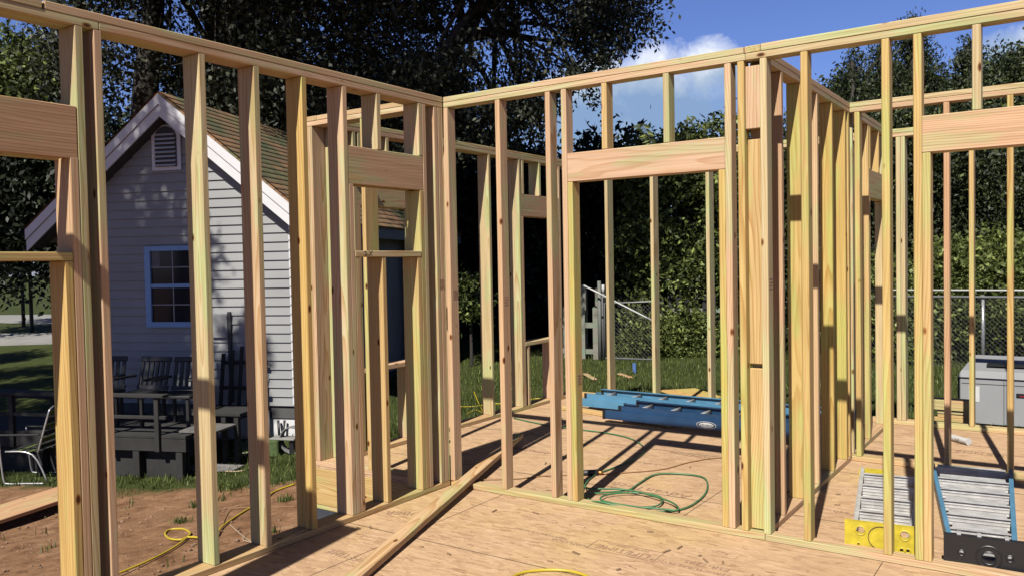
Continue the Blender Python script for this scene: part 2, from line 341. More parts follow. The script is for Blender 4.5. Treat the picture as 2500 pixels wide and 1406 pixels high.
# ---------------------------------------------------------------- floor deck
INK = simple('floor_ink', (.38, .23, .14), .9, var=.25, scale=30)
DARKGAP = simple('dark_seam_gap', (.10, .055, .03), .95)  # plain dark brown for floor seams, pencil mark and cap ring
def deck():
    bm = bmesh.new()
    abox(bm, -.14, 6.2, -5.9, -.086, -.018, 0)                 # front part
    abox(bm, -1.345, 6.2, -.0855, 3.97, -.018, -.0004)         # back part
    o = bmobj('floor', bm, OSB); o['kind'] = 'structure'
    # printed lines, nail rows and panel seams
    bm = bmesh.new()
    def strip(x0, y0, x1, y1, w):
        d = Vector((x1 - x0, y1 - y0, 0)); nn = Vector((-d.y, d.x, 0)).normalized() * w / 2
        z = .0012
        bm.faces.new([bm.verts.new(v) for v in (Vector((x0, y0, z)) - nn, Vector((x1, y1, z)) - nn, Vector((x1, y1, z)) + nn, Vector((x0, y0, z)) + nn)])
    for y in (-1.0, .55, 1.77, 2.95): strip(-.1 if y < 0 else -1.2, y, 6, y + .004, .006)
    for x in (.457, 2.88): strip(x, -5, x + .003, -.01, .004)
    for x in (-.5, 1.7, 4.1): strip(x, .09, x + .003, 3.8, .004)
    link_ = bmobj('panel_seam', bm, DARKGAP, o)
    bm = bmesh.new(); rn = random.Random(5)
    for yy in [-1.55, -1.14, -.74, -.33, .9, 1.3, 1.7, 2.1, 2.5]:
        for k in range(14):
            x = rn.uniform(-.05, 4.5); y = yy + rn.uniform(-.012, .012)
            bmesh.ops.create_circle(bm, cap_ends=True, radius=rn.uniform(.005, .008), segments=8, matrix=Matrix.Translation((x, y, .0016)))
    for k in range(70):   # faint printed dashes
        x = rn.uniform(.05, 3.3); y = rn.choice((-1.28, -.45, -.30, -.93, .42, .62, 1.2, 1.5)) + rn.uniform(-.01, .01); Lh = rn.uniform(.01, .05)
        bm.faces.new([bm.verts.new(v) for v in ((x, y, .0018), (x + Lh, y + .003, .0018), (x + Lh, y + .0055, .0018), (x, y + .003, .0018))])
    bmobj('nail_mark', bm, INK, o)
    def tx(body, x, y, size, rot=180, sp=1.05, z=.0008):
        textobj('printed_text', body, size, Matrix.Translation((x, y, z)) @ Matrix.Rotation(rad(rot), 4, 'Z'), INK, o, sp)
    tx('LIFETIME', 1.665, -.565, .082, 178); tx('LIMITED WARRANTY', 1.66, -.498, .026, 178)
    bmf = bmesh.new()
    for a in ((1.46, 1.87, -.625, -.621), (1.46, 1.87, -.478, -.474), (1.46, 1.464, -.621, -.478), (1.866, 1.87, -.621, -.478)): abox(bmf, a[0], a[1], a[2], a[3], .0005, .0016)
    bmobj('printed_box', bmf, INK, o)
    tx('ESR-1785', 2.13, -.53, .062, 178); tx('STRUCTURAL FLOOR', 2.06, -.60, .045, 178); tx('AdvanTech', 2.62, -.56, .11, 178)
    tx('PERFORMANCE RATED', 1.12, -.55, .035, 178); tx('SUBFLOOR', 1.35, -.60, .05, 178)
    tx('HUBER', .19, -.66, .10, 200); tx('LIFETIME', .42, -1.42, .08, 178)
    tx('AdvanTech', 1.27, .62, .13, 176); tx('AdvanTech', 2.62, .75, .07, 176); tx('LIFETIME', 1.1, 1.72, .08, 176); tx('AdvanTech', -.1, 1.2, .08, 176); tx('LIFETIME', 3.1, 2.9, .10, 176)
    tx('SUBFLOOR', .9, 1.3, .05, 176); tx('SUBFLOOR', 3.0, 3.2, .05, 176)
    # rim boards
    board('rim_board', o, -1.345, -.14, -.086, -.048, -.31, -.0195, 'x', tint=(.98, 1.0, .66))
    board('rim_board', o, -1.345, -1.307, -.047, 3.97, -.31, -.0195, 'y')
    board('rim_board', o, -1.30, 6.1, 3.93, 3.968, -.31, -.0195, 'x')
    board('rim_board', o, -.139, -.101, -5.8, -.087, -.31, -.0195, 'y')
    board('sill_plate', o, -1.345, -.15, -.08, .06, -.349, -.311, 'x', tint=(.95, 1.02, .8))
    F = boxobj('foundation_wall', -1.34, -.16, -.075, .09, -.8, -.35, simple('block_paint', (.045, .055, .075), .8, var=.3), o)
    boxobj('foundation_wall', -1.34, -1.2, .092, 3.9, -.8, -.312, F.data.materials[0], o)
    boxobj('foundation_wall', -1.198, 6, 3.8, 3.92, -.8, -.312, F.data.materials[0], o)
    boxobj('foundation_wall', -.13, -.02, -5.8, -.10, -.8, -.312, F.data.materials[0], o)
    return o
FLOOR = deck()

# ---------------------------------------------------------------- wall frames
T, P2, P1 = 2.772, 2.696, 2.734
def wall_thing(label, x, y): return thing('wall_frame', label, 'wall frame', (x, y, 0))
def stud(w, x0, y0, x1, y1, z0=.0385, z1=2.6955, name='stud', tint=None): return board(name, w, x0, x1, y0, y1, z0, z1, 'z', tint=tint)
PE, YE, GR = (1.03, 1.03, 1.0), (.99, 1.01, .70), (.96, 1.12, .98)
# stamp
def stamp(w, x, y, z, axis='x', s=.05):
    """small smudged ink grade stamp; axis = normal of the face it lies on"""
    bm = bmesh.new(); rn = random.Random(int(x * 100 + z * 77))
    for k in range(4):
        zz = z + .018 * k
        a = -.026
        while a < .02:
            b_ = a + rn.uniform(.003, .010)
            if axis == 'y': abox(bm, x + a, x + b_, y - .0012, y, zz, zz + .009)
            else: abox(bm, x, x + .0012, y + a, y + b_, zz, zz + .009)
            a = b_ + rn.uniform(.002, .006)
    o = bmobj('grade_stamp', bm, INK, w); o.location = -Vector(w.location); return o

# --- left exterior wall (2x6) ---
A = wall_thing('left exterior stud wall with a small window opening, sill marked 2X, beside the dirt yard', 0, -2.2)
Y0 = -4.6
board('top_plate', A, -.14, 0, Y0, -2.49, P2, P1 - .001, 'y', tint=GR); board('top_plate', A, -.14, 0, -2.489, 0, P2, P1 - .001, 'y', tint=PE)
board('top_plate', A, -.137, .003, Y0, -2.74, P1, T + .004, 'y', tint=GR); board('top_plate', A, -.139, .001, -2.73, .001, P1, T, 'y', tint=(1, 1, .92))
board('bottom_plate', A, -.14, 0, Y0, 0, .0005, .038, 'y', tint=(.98, .98, .76))
for y, tn in ((-1.968, GR), (-1.628, (1, 1.03, .95)), (-1.292, (1, 1.0, .55)), (-.97, (1, 1.02, .98)), (-.225, PE), (-.100, PE), (-.0575, PE), (-2.516, (.95, .93, .9)), (-2.603, GR), (-3.45, PE), (-3.85, GR), (-4.25, PE)):
    stud(A, -.14, y, 0, y + .038, tint=tn)
stud(A, -.14, -.0185, 0, -.0015)
stud(A, -.14, -.9315, 0, -.8935, z1=2.10, name='trimmer'); stud(A, -.14, -.8925, 0, -.8545, z1=1.644, name='jack_stud'); stud(A, -.14, -.2645, 0, -.2265, z1=2.10, name='trimmer')
stud(A, -.14, -.304, 0, -.266, z1=1.644, name='jack_stud', tint=YE)
stud(A, -.14, -.652, 0, -.614, z1=1.644, name='cripple_stud', tint=YE)
stud(A, -.14, -.672, 0, -.634, z0=2.336, name='cripple_stud', tint=GR)
stud(A, -.14, -.264, 0, -.2265, z0=2.336, name='cripple_stud', tint=PE)
board('header', A, -.04, -.001, -.9310, -.2270, 2.101, 2.335, 'y', tint=(.92, .9, .85)); board('header', A, -.139, -.10, -.9310, -.2270, 2.101, 2.335, 'y')
board('window_sill', A, -.14, .002, -.892, -.265, 1.645, 1.683, 'y')
textobj('pencil_mark', '2-X', .05, Matrix(((0, 0, 1, .0022), (1, 0, 0, 1.42), (0, 1, 0, 1.664), (0, 0, 0, 1))), DARKGAP, A)
# left window of the same wall
stud(A, -.14, -2.642, 0, -2.604, z1=2.10, name='trimmer', tint=(.97, .95, .9)); stud(A, -.14, -2.681, 0, -2.643, z1=1.637, name='jack_stud', tint=(1, 1.0, .58))
board('header', A, -.04, -.001, -3.41, -2.605, 2.095, 2.331, 'y', tint=(.82, .74, .68)); board('header', A, -.139, -.10, -3.41, -2.605, 2.095, 2.331, 'y')
board('window_sill', A, -.14, .002, -3.37, -2.644, 1.638, 1.676, 'y')
stamp(A, .0005, -.05, 1.42, 'x'); 
# --- middle partition with the doorway (2x4) ---
B = wall_thing('front partition stud wall with a wide doorway opening under a header, running left to right across the picture', 2.2, 0)
board('bottom_plate', B, .004, .075, 0, .089, .0005, .038, 'x', tint=YE); board('bottom_plate', B, .20, 2.266, 0, .089, .0005, .038, 'x', tint=(1, 1, .85))
board('bottom_plate', B, 2.268, 5.2, 0, .089, .0005, .038, 'x', tint=(1.03, 1.03, .98))
board('top_plate', B, .003, 2.18, 0, .089, P2, P1 - .001, 'x', tint=PE); board('top_plate', B, 2.181, 5.2, 0, .089, P2, P1 - .001, 'x', tint=GR)
board('top_plate', B, .003, 2.172, .0005, .0895, P1, T, 'x', tint=(1, 1.02, .96)); board('top_plate', B, 2.268, 5.2, -.002, .0875, P1, T + .003, 'x', tint=GR)
for x, tn in ((.002, PE), (.453, (1.03, 1, .92)), (.853, PE), (.975, PE), (2.058, PE), (2.134, (1, 1.03, .62)), (2.261, GR), (2.481, (1, 1.03, .62)), (2.886, (.98, 1.02, .60)), (3.034, (.98, 1.02, .64)), (4.2, PE), (4.6, GR)):
    stud(B, x, .0005, x + .038, .0885, tint=tn)
stud(B, 1.014, .0005, 1.052, .0885, z1=2.10, name='trimmer', tint=(1, 1.02, .62)); stud(B, 2.019, .0005, 2.057, .0885, z1=2.10, name='trimmer', tint=(.98, 1.03, .55)); stud(B, 3.073, .0005, 3.111, .0885, z1=2.10, name='trimmer', tint=YE)
stud(B, 1.268, .0005, 1.306, .0885, z0=2.285, name='cripple_stud', tint=YE); stud(B, 1.682, .0005, 1.72, .0885, z0=2.285, name='cripple_stud', tint=GR)
stud(B, 3.293, .0005, 3.331, .0885, z0=2.285, name='cripple_stud', tint=GR); stud(B, 3.70, .0005, 3.738, .0885, z0=2.285, name='cripple_stud', tint=GR)
board('header', B, 1.0145, 2.0575, .001, .0395, 2.101, 2.284, 'x', tint=(1.04, 1, 1.0)); board('header', B, 1.0145, 2.0575, .05, .088, 2.101, 2.284, 'x')
board('header', B, 3.0725, 4.19, .001, .0395, 2.101, 2.284, 'x', tint=(1.02, .96, .92)); board('header', B, 3.0725, 4.19, .05, .088, 2.101, 2.284, 'x')
board('nailer', B, 2.1735, 2.2595, .018, .056, 2.315, 2.665, 'z', tint=(1.03, 1.04, 1.0)); board('nailer', B, 2.1735, 2.2595, .05, .088, .99, 2.26, 'z', tint=YE); board('nailer', B, 2.1735, 2.2595, .05, .088, .045, .965, 'z', tint=YE)
board('nailer', B, 2.1735, 2.2595, .058, .088, 1.42, 1.55, 'z')
stamp(B, .4905, .044, 1.30, 'x'); stamp(B, .0405, .05, 1.34, 'x'); stamp(B, 1.0525, .05, .80, 'x'); stamp(B, 2.2995, .044, 1.42, 'x')
# --- partition running away (2x4) ---
Cw = wall_thing('partition stud wall running away from the doorway wall towards the back of the house', 2.22, 1.2)
board('bottom_plate', Cw, 2.176, 2.265, .09, 2.164, .0005, .038, 'y', tint=(.98, .96, .9)); board('bottom_plate', Cw, 2.176, 2.265, 2.255, 3.829, .0005, .038, 'y')
board('top_plate', Cw, 2.176, 2.265, .090, 3.829, P2, P1 - .001, 'y', tint=(.95, .98, .88)); board('top_plate', Cw, 2.1765, 2.2655, -.001, 3.97, P1, T + .001, 'y', tint=(.97, .97, .85))
for y, tn in ((.094, PE), (.392, (.95, .9, .85)), (.80, (.98, 1.0, .58)), (1.205, (1, 1.02, .92)), (1.612, (.98, 1.0, .50)), (2.018, (.97, 1.0, .52)), (2.127, (1, 1.02, .64)), (2.26, GR), (2.862, YE), (3.62, PE)):
    stud(Cw, 2.176, y, 2.265, y + .038, tint=tn)
stud(Cw, 2.176, 2.901, 2.265, 2.939, z1=2.09, name='trimmer', tint=YE); stud(Cw, 2.176, 3.581, 2.265, 3.619, z1=2.09, name='trimmer')
board('header', Cw, 2.226, 2.264, 2.901, 3.619, 2.091, 2.325, 'y', tint=(.9, .98, .8)); board('header', Cw, 2.177, 2.215, 2.901, 3.619, 2.091, 2.325, 'y')
for y in (2.93, 3.30): stud(Cw, 2.176, y, 2.265, y + .038, z0=2.326, name='cripple_stud', tint=(1, 1.0, .6))
# --- partition at the back right (2x4) ---
Dw = wall_thing('short partition stud wall at the back right, parallel to the doorway wall', 2.9, 2.165)
board('bottom_plate', Dw, 2.266, 5.2, 2.165, 2.254, .0005, .038, 'x', tint=(1, 1, .82)); board('top_plate', Dw, 2.266, 5.2, 2.165, 2.254, P2, P1 - .001, 'x', tint=PE); board('top_plate', Dw, 2.267, 5.2, 2.1645, 2.2535, P1, T, 'x', tint=GR)
for x, tn in ((2.30, (1, 1.02, .64)), (2.911, (.98, .88, .78)), (3.308, (1, 1.0, .6)), (3.72, PE), (4.12, GR)): stud(Dw, x, 2.1655, x + .038, 2.2535, tint=tn)
# --- back exterior wall (2x6) ---
Fw = wall_thing('far exterior stud wall facing the back lawn and the chain link fence', 1, 3.9)
board('bottom_plate', Fw, -1.345, 1.6, 3.83, 3.969, .0005, .038, 'x', tint=YE); board('bottom_plate', Fw, 1.601, 5.6, 3.83, 3.969, .0005, .038, 'x', tint=(1, 1, .86))
board('top_plate', Fw, -1.345, 5.6, 3.83, 3.969, P2, P1 - .001, 'x', tint=PE); board('top_plate', Fw, -1.20, 2.174, 3.8305, 3.9695, P1, T, 'x', tint=GR); board('top_plate', Fw, 2.268, 5.6, 3.8305, 3.9695, P1, T, 'x', tint=GR)
for x, tn in ((-1.20, PE), (-.757, GR), (-.19, GR), (.455, GR), (1.06, PE), (1.5, GR), (1.9, PE), (2.315, GR), (2.355, GR), (2.915, YE), (3.42, GR), (3.83, PE)): stud(Fw, x, 3.8305, x + .038, 3.9685, tint=tn)
# --- far left exterior wall (2x6) with two windows ---
Ew = wall_thing('exterior stud wall on the left of the back room with two window openings', -1.27, 2)
board('bottom_plate', Ew, -1.345, -1.206, .056, 3.829, .0005, .038, 'y', tint=(1, .98, .82)); board('top_plate', Ew, -1.345, -1.206, .056, 3.829, P2, P1 - .001, 'y', tint=(1, .96, .9)); board('top_plate', Ew, -1.3445, -1.2055, -.087, 3.97, P1, T + .001, 'y', tint=(.98, 1, .85))
for y, tn in ((.057, GR), (.30, PE), (1.10, PE), (1.50, PE), (2.195, GR), (2.745, GR), (3.56, PE)): stud(Ew, -1.345, y, -1.206, y + .038, tint=tn)
for a, b_ in ((.30, 1.10), (2.745, 3.56)):
    stud(Ew, -1.345, a + .039, -1.206, a + .077, z1=2.09, name='trimmer'); stud(Ew, -1.345, b_ - .039, -1.206, b_ - .001, z1=2.09, name='trimmer')
    board('header', Ew, -1.245, -1.207, a + .0385, b_ - .0005, 2.091, 2.325, 'y', tint=(.93, .9, .85)); board('header', Ew, -1.344, -1.306, a + .0385, b_ - .0005, 2.091, 2.325, 'y')
    board('window_sill', Ew, -1.345, -1.203, a + .078, b_ - .04, .69, .73, 'y')
    for q in (.12, .62): stud(Ew, -1.345, a + q, -1.206, a + q + .038, z1=.689, name='cripple_stud')
    for q in (.06, .40): stud(Ew, -1.345, a + q, -1.206, a + q + .038, z0=2.326, name='cripple_stud', tint=GR)
# --- return wall (2x6) ---
Gw = wall_thing('short return stud wall standing on a yellow rim board at the outside corner', -.7, 0)
board('bottom_plate', Gw, -1.345, -.141, -.085, .055, .0005, .038, 'x'); board('top_plate', Gw, -1.345, -.141, -.085, .055, P2, P1 - .001, 'x', tint=PE); board('top_plate', Gw, -1.204, -.138, -.0855, .0545, P1, T, 'x', tint=(1, 1, .86))
for x, tn in ((-1.344, (1, .96, .82)), (-1.304, PE), (-.737, YE), (-.20, PE)): stud(Gw, x, -.0845, x + .038, .0545, tint=tn)
# --- wall beside the photographer that throws the band of shade ---
Hw = wall_thing('partition stud wall beside the photographer with a thick post of studs', .8, -3.6)
board('bottom_plate', Hw, .002, .62, -3.65, -3.561, .0005, .038, 'x'); board('top_plate', Hw, .002, .60, -3.65, -3.561, P2, P1 - .001, 'x'); board('top_plate', Hw, .004, .60, -3.6505, -3.5615, P1, T, 'x')
for x in (.366, .405, .444, .483, .522, .561): stud(Hw, x, -3.6495, x + .038, -3.5615)

# ---------------------------------------------------------------- loose timber on the floor
def free_board(name, p0, p1, w, th, mat, label, cat, tint=(1, 1, 1), roll=0, parent=None, group=None):
    p0, p1 = Vector(p0), Vector(p1); d = p1 - p0
    bm = bmesh.new(); abox(bm, -d.length / 2, d.length / 2, -w / 2, w / 2, -th / 2, th / 2, .0035)
    o = bmobj(name, bm, mat, parent); x = d.normalized(); y = Vector((0, 0, 1)).cross(x).normalized(); z = x.cross(y)
    o.matrix_world = Matrix.Translation((p0 + p1) / 2) @ Matrix((x, y, z)).transposed().to_4x4() @ Matrix.Rotation(roll, 4, 'X')
    o.color = (*tint, 1)
    if label: tag(o, label, cat, group)
    return o
dz = Vector((0, 0, .0205))
pc = Vector((.150, .0, .0595)); dirb = Vector((-.3268, .9451, 0)); 
free_board('loose_plank', pc - dirb * 2.35 - Vector((0, 0, .040)), pc + dirb * 1.42 + Vector((0, 0, .024)), .089, .038, WOOD, 'long loose plank with wavy grain lying across the floor and over the bottom plate', 'plank', (1, .98, .84))
p = G(1425, 992, 0); q = G(1590, 1012, 0)
free_board('scrap_board', (-.85, 3.02, .0195), (.55, 2.70, .0195), .09, .038, WOOD, 'yellow board with dark knots lying on the floor under the blue ladders', 'board', (1, .98, .66))

# ---------------------------------------------------------------- hoses and cords
GREEN = simple('green_rubber', (.06, .20, .08), .45, var=.25, scale=10)
YEL = simple('yellow_hose', (.62, .46, .03), .45); ORANGE = simple('brown_cord', (.36, .19, .08), .6); CREAM = simple('cream_cord', (.55, .40, .27), .6)
hz = .009
coil = [(1255, 1020), (1330, 1036), (1400, 1046), (1480, 1056), (1540, 1070), (1572, 1092), (1562, 1112), (1500, 1140), (1450, 1160), (1425, 1190), (1428, 1222), (1470, 1240), (1560, 1246), (1650, 1245), (1700, 1225), (1726, 1195), (1718, 1165), (1660, 1156), (1600, 1158), (1560, 1180), (1535, 1196), (1480, 1203), (1432, 1208), (1440, 1222), (1500, 1236), (1590, 1240), (1618, 1225), (1600, 1212), (1540, 1206), (1480, 1212), (1470, 1226), (1540, 1240), (1610, 1247), (1655, 1250), (1640, 1232), (1580, 1212), (1520, 1200), (1440, 1198), (1428, 1190)]
pts = []
for i, c in enumerate(coil):
    P = G(c[0], c[1], hz); P.z = hz + (.006 * min(3, max(0, (i - 16) / 6))) 
    if P.y < .10 and P.y > -.02: P.z = max(P.z, .049)
    pts.append(P)
hose('air_hose', pts, .0062, GREEN, 'green air hose lying in loose coils on the floor inside the doorway', 'hose')
hf = thing('hose_coupling', 'black tool coupling with a brass end lying where the green hose meets the doorway stud', 'coupling', G(1440, 1160, .0), rad(35))
bm = bmesh.new(); tube_mesh(bm, [(-.09, 0, .022), (.06, 0, .022)], .02, 12); tube_mesh(bm, [(-.05, .035, .018), (.08, .05, .018)], .016, 12); bmobj('coupling_body', bm, simple('black_rubber', (.03, .03, .03), .5), hf, True)
bm = bmesh.new(); tube_mesh(bm, [(.061, 0, .022), (.10, 0, .022)], .012, 10); bmobj('brass_end', bm, simple('brass', (.8, .4, .12), .35, .8), hf, True)
pts = [G(x, y, .006) for x, y in ((1120, 1172), (1180, 1170), (1260, 1168), (1340, 1160), (1440, 1158), (1540, 1152), (1620, 1144), (1680, 1128), (1740, 1118), (1800, 1117), (1900, 1112))]
hose('electric_cord', pts, .004, ORANGE, 'thin brown cord running across the floor behind the green hose', 'cord')
pts = [GG(x, y, .012) for x, y in ((180, 1440), (300, 1394), (372, 1363), (425, 1335), (455, 1312), (464, 1300), (446, 1290), (415, 1292), (403, 1302), (415, 1314), (440, 1316), (462, 1310), (520, 1310), (545, 1282), (600, 1245), (640, 1225), (668, 1200), (720, 1180))]
hose('garden_hose', pts, .009, YEL, 'yellow hose with a small loop lying on the bare dirt outside the left wall', 'hose')
pts = [GG(x, y, .01) for x, y in ((545, 1275), (562, 1245), (590, 1238), (640, 1238), (720, 1236))]
hose('cord', pts, .004, ORANGE, 'thin brown cord crossing over the yellow hose on the dirt', 'cord')
pts = [GG(x, y, .01) for x, y in ((560, 1278), (590, 1305), (612, 1320), (640, 1326), (596, 1318), (602, 1300), (640, 1290))]
hose('cord', pts, .004, CREAM, 'thin pale cord curling on the dirt beside the left wall plate', 'cord')
pts = [GG(x, y, .015) for x, y in ((606, 1105), (580, 1116), (552, 1118), (541, 1132), (548, 1148), (575, 1150), (598, 1147))]
hose('cord', pts, .008, CREAM, 'cream cord with a pale plug end lying in the grass below the neighbour house', 'cord')
pts = [GG(x, y, .015) for x, y in ((1100, 990), (1150, 992), (1200, 985), (1230, 984), (1320, 972), (1340, 985))]
hose('rope', pts, .008, YEL, 'yellow rope lying on the dirt beyond the far left wall', 'rope')
pts = [GG(1157, 955, .12), GG(1165, 975, .06), GG(1172, 990, .02), GG(1178, 1006, .01), GG(1160, 1000, .02), GG(1140, 1010, .01)]
hose('rope', pts, .006, YEL, 'short upright end of yellow rope sticking out of the dirt', 'rope')
pts = [G(x, y, .008) for x, y in ((1215, 1440), (1262, 1402), (1320, 1391), (1390, 1393), (1445, 1412), (1480, 1450))]
hose('air_hose', pts, .008, YEL, 'bright yellow air hose arcing over the floor at the bottom edge of the picture', 'hose')

# ---------------------------------------------------------------- ladders
BLUE = simple('blue_fibreglass', (.016, .062, .15), .38, var=.18, scale=5); BLUEL = simple('light_blue_fibreglass', (.10, .28, .44), .4, var=.15, scale=5)
ALU = simple('aluminium', (.74, .74, .73), .42, .35, var=.22, scale=12); BLACKP = simple('black_plastic', (.012, .012, .014), .45); YELP = simple('yellow_plastic', (.66, .52, .03), .55, var=.22, scale=20)
WHITE = simple('white_vinyl', (.62, .62, .60), .5, var=.04); STICK = simple('white_label', (.70, .70, .68), .5, var=.05)
RAINB = simple('navy_ink', (.02, .03, .08), .5)
def channel(name, L, h, t, mat, parent, y, z, flip=1, x0=0):
    bm = bmesh.new()
    abox(bm, x0, x0 + L, y - .003, y + .003, z, z + h); abox(bm, x0, x0 + L, y + .0035 * flip, y + t * flip, z, z + .006); abox(bm, x0, x0 + L, y + .0035 * flip, y + t * flip, z + h - .006, z + h)
    return bmobj(name, bm, mat, parent)
def ext_ladder(loc, rz, secs, label, mats, logo=False, group=None):
    th = thing('extension_ladder', label, 'ladder', loc, rz, group)
    for (x0, L, z, w, mt) in secs:
        channel('side_rail', L, .082, .032, mt, th, -w / 2, z, 1, x0); channel('side_rail', L, .082, .032, mt, th, w / 2, z, -1, x0)
        k = x0 + .17
        while k < x0 + L - .05:
            bm = bmesh.new(); tube_mesh(bm, [(k, -w / 2 + .004, z + .041), (k, w / 2 - .004, z + .041)], .018, 10); bmobj('rung', bm, ALU, th, True); k += .305
        for s in (-1, 1):
            boxobj('rail_end_cap', x0 - .012, x0 + .02, s * w / 2 - .005, s * w / 2 + .005, z - .004, z + .086, BLACKP, th)
    x0, L, z, w, mt = secs[0]
    boxobj('warning_label', x0 + 1.45, x0 + 1.56, -w / 2 - .0045, -w / 2 - .0032, z + .012, z + .07, simple('label_yellow', (.75, .55, .05), .6, var=.3, scale=60), th)
    if logo:
        x0, L, z, w, mt = secs[0]; y = -w / 2 - .0045
        bm = bmesh.new(); bmesh.ops.create_circle(bm, cap_ends=True, radius=1, segments=40, matrix=Matrix.Translation((1.07, y, z + .042)) @ Matrix.Rotation(rad(90), 4, 'X') @ Matrix.Diagonal((.095, .033, 1, 1)))
        bmobj('logo_oval', bm, STICK, th)
        bm = bmesh.new(); bmesh.ops.create_circle(bm, cap_ends=True, radius=1, segments=40, matrix=Matrix.Translation((1.07, y - .001, z + .042)) @ Matrix.Rotation(rad(90), 4, 'X') @ Matrix.Diagonal((.09, .029, 1, 1)))
        bmobj('logo_field', bm, RAINB, th)
        bm = bmesh.new(); bmesh.ops.create_circle(bm, cap_ends=True, radius=1, segments=40, matrix=Matrix.Translation((1.07, y - .002, z + .042)) @ Matrix.Rotation(rad(90), 4, 'X') @ Matrix.Diagonal((.07, .022, 1, 1)))
        bmobj('logo_plate', bm, STICK, th)
        textobj('logo_text', 'WERNER', .031, Matrix.Translation((1.07, y - .003, z + .042)) @ Matrix.Rotation(rad(90), 4, 'X') @ Matrix.Rotation(rad(180), 4, 'Z'), RAINB, th)
    return th
ext_ladder((-.13, 2.80, .042), rad(-1.5), [(0, 2.2, 0, .44, BLUE), (.16, 2.1, .05, .38, BLUE)], 'dark blue extension ladder with an oval logo, lying nearest the doorway in the back room', None, True)
ext_ladder((-.72, 3.32, .04), rad(-.5), [(-.02, 2.85, 0, .44, BLUEL), (.07, 2.8, .05, .38, BLUEL)], 'light blue extension ladder lying behind the dark blue one against the far wall', None)

def step_ladder(name, loc, rz, label, w0, w1, L, ntr, rail, capmat, capw, caph, holes, dense=False):
    th = thing(name, label, 'ladder', loc, rz)
    for s in (-1, 1):
        bm = bmesh.new(); a = s * w0 / 2; b_ = s * w1 / 2
        for (u0, u1, z0, z1) in ((0, .004, 0, .072), (.0045, .026, 0, .005), (.0045, .026, .067, .072)):
            vs_ = abox(bm, 0, 1, 0, L - .045, z0, z1)
            for v in vs_:
                t = v.co.y / L; xx = a + (b_ - a) * t
                v.co.x = xx - s * (u0 if v.co.x < .5 else u1)
        for v in bm.verts: v.co.y += .045
        bmobj('side_rail', bm, rail, th)
    for k in range(ntr):
        y = .16 + k * (L - .3) / max(1, ntr - 1) if dense else .46 + k * .30
        t = y / L; wx = (w0 + (w1 - w0) * t) / 2 - .03
        bm = bmesh.new()
        # tread seen on edge, ribbed face and folded lips
        zt = .098 if not dense else .078
        abox(bm, -wx, wx, y, y + .003, .012, zt); abox(bm, -wx, wx, y - .012, y - .0005, zt - .006, zt); abox(bm, -wx, wx, y - .012, y - .0005, .012, .018)
        for q in range(3): abox(bm, -wx, wx, y - .004, y - .0002, .030 + q * .020, .034 + q * .020)
        bmobj('step', bm, ALU, th)
        if dense:
            bm = bmesh.new(); tube_mesh(bm, [(-wx, y + .07, .030), (wx, y + .07, .030)], .012, 8); bmobj('cross_brace', bm, ALU, th, True)
            bm = bmesh.new(); abox(bm, -wx + .01, wx - .01, y + .10, y + .135, .05, .056); abox(bm, -wx + .01, wx - .01, y + .16, y + .163, .01, .06); bmobj('rear_step', bm, ALU, th)
    # top cap stands on edge towards the camera, with tool holes cut through
    bm = bmesh.new(); cs = []
    ny, nx_ = 26, 56
    for i in range(nx_):
        for j in range(ny):
            x = -capw / 2 + (i + .5) * capw / nx_; z = (j + .5) * caph / ny
            if any(((x - hx) / r) ** 2 + ((z - hz_) / r) ** 2 < 1 for hx, hz_, r in holes): continue
            cs.append((i, j))
    grid = {}
    def vert(i, j):
        if (i, j) not in grid: grid[(i, j)] = bm.verts.new((-capw / 2 + i * capw / nx_, 0, j * caph / ny))
        return grid[(i, j)]
    for i, j in cs: bm.faces.new((vert(i, j), vert(i + 1, j), vert(i + 1, j + 1), vert(i, j + 1)))
    ex = bmesh.ops.extrude_face_region(bm, geom=list(bm.faces)); bmesh.ops.translate(bm, vec=(0, .035, 0), verts=[v for v in ex['geom'] if isinstance(v, bmesh.types.BMVert)])
    bmobj('top_cap', bm, capmat, th)
    for hx, hz_, r in holes:
        bm = bmesh.new()
        pts = [(hx + math.cos(a * math.pi / 14) * (r + .002), -.001, hz_ + math.sin(a * math.pi / 14) * (r + .002)) for a in range(29)]
        tube_mesh(bm, pts, .0035, 6)
        bmobj('hole_rim', bm, capmat, th)
    return th
yl = step_ladder('step_ladder', (2.855, .10, .004), rad(8), 'short step ladder with yellow top cap lying flat behind the bottom plate', .30, .40, 1.62, 4, YELP if False else ALU, YELP, .36, .16, [(-.10, .115, .022), (.115, .115, .024), (-.11, .04, .007), (.10, .035, .010), (.13, .035, .010)])
bm = bmesh.new(); tube_mesh(bm, [(math.cos(a * math.pi / 20) * .062, -.002, .085 + math.sin(a * math.pi / 20) * .062) for a in range(41)], .002, 6); bmobj('cap_ring', bm, DARKGAP, yl)
boxobj('foot', -.21, .0, 1.60, 1.70, .0, .05, YELP, yl)
bl = step_ladder('step_ladder', (3.335, -.0 + .093, .004), rad(7), 'long step ladder with blue rails and black top cap lying flat on the floor', .30, .52, 2.02, 7, BLUEL, BLACKP, .36, .17, [(0.02, .075, .030), (.11, .085, .014), (-.10, .085, .012)], True)
bm = bmesh.new(); tube_mesh(bm, [(.02 + math.cos(a * math.pi / 20) * .055, -.002, .08 + math.sin(a * math.pi / 20) * .055) for a in range(41)], .004, 6); bmobj('cap_ring', bm, BLACKP, bl)
for q in (-.12, -.03, .09): boxobj('bracket', q, q + .018, .02, .06, .16, .178, ALU, bl)

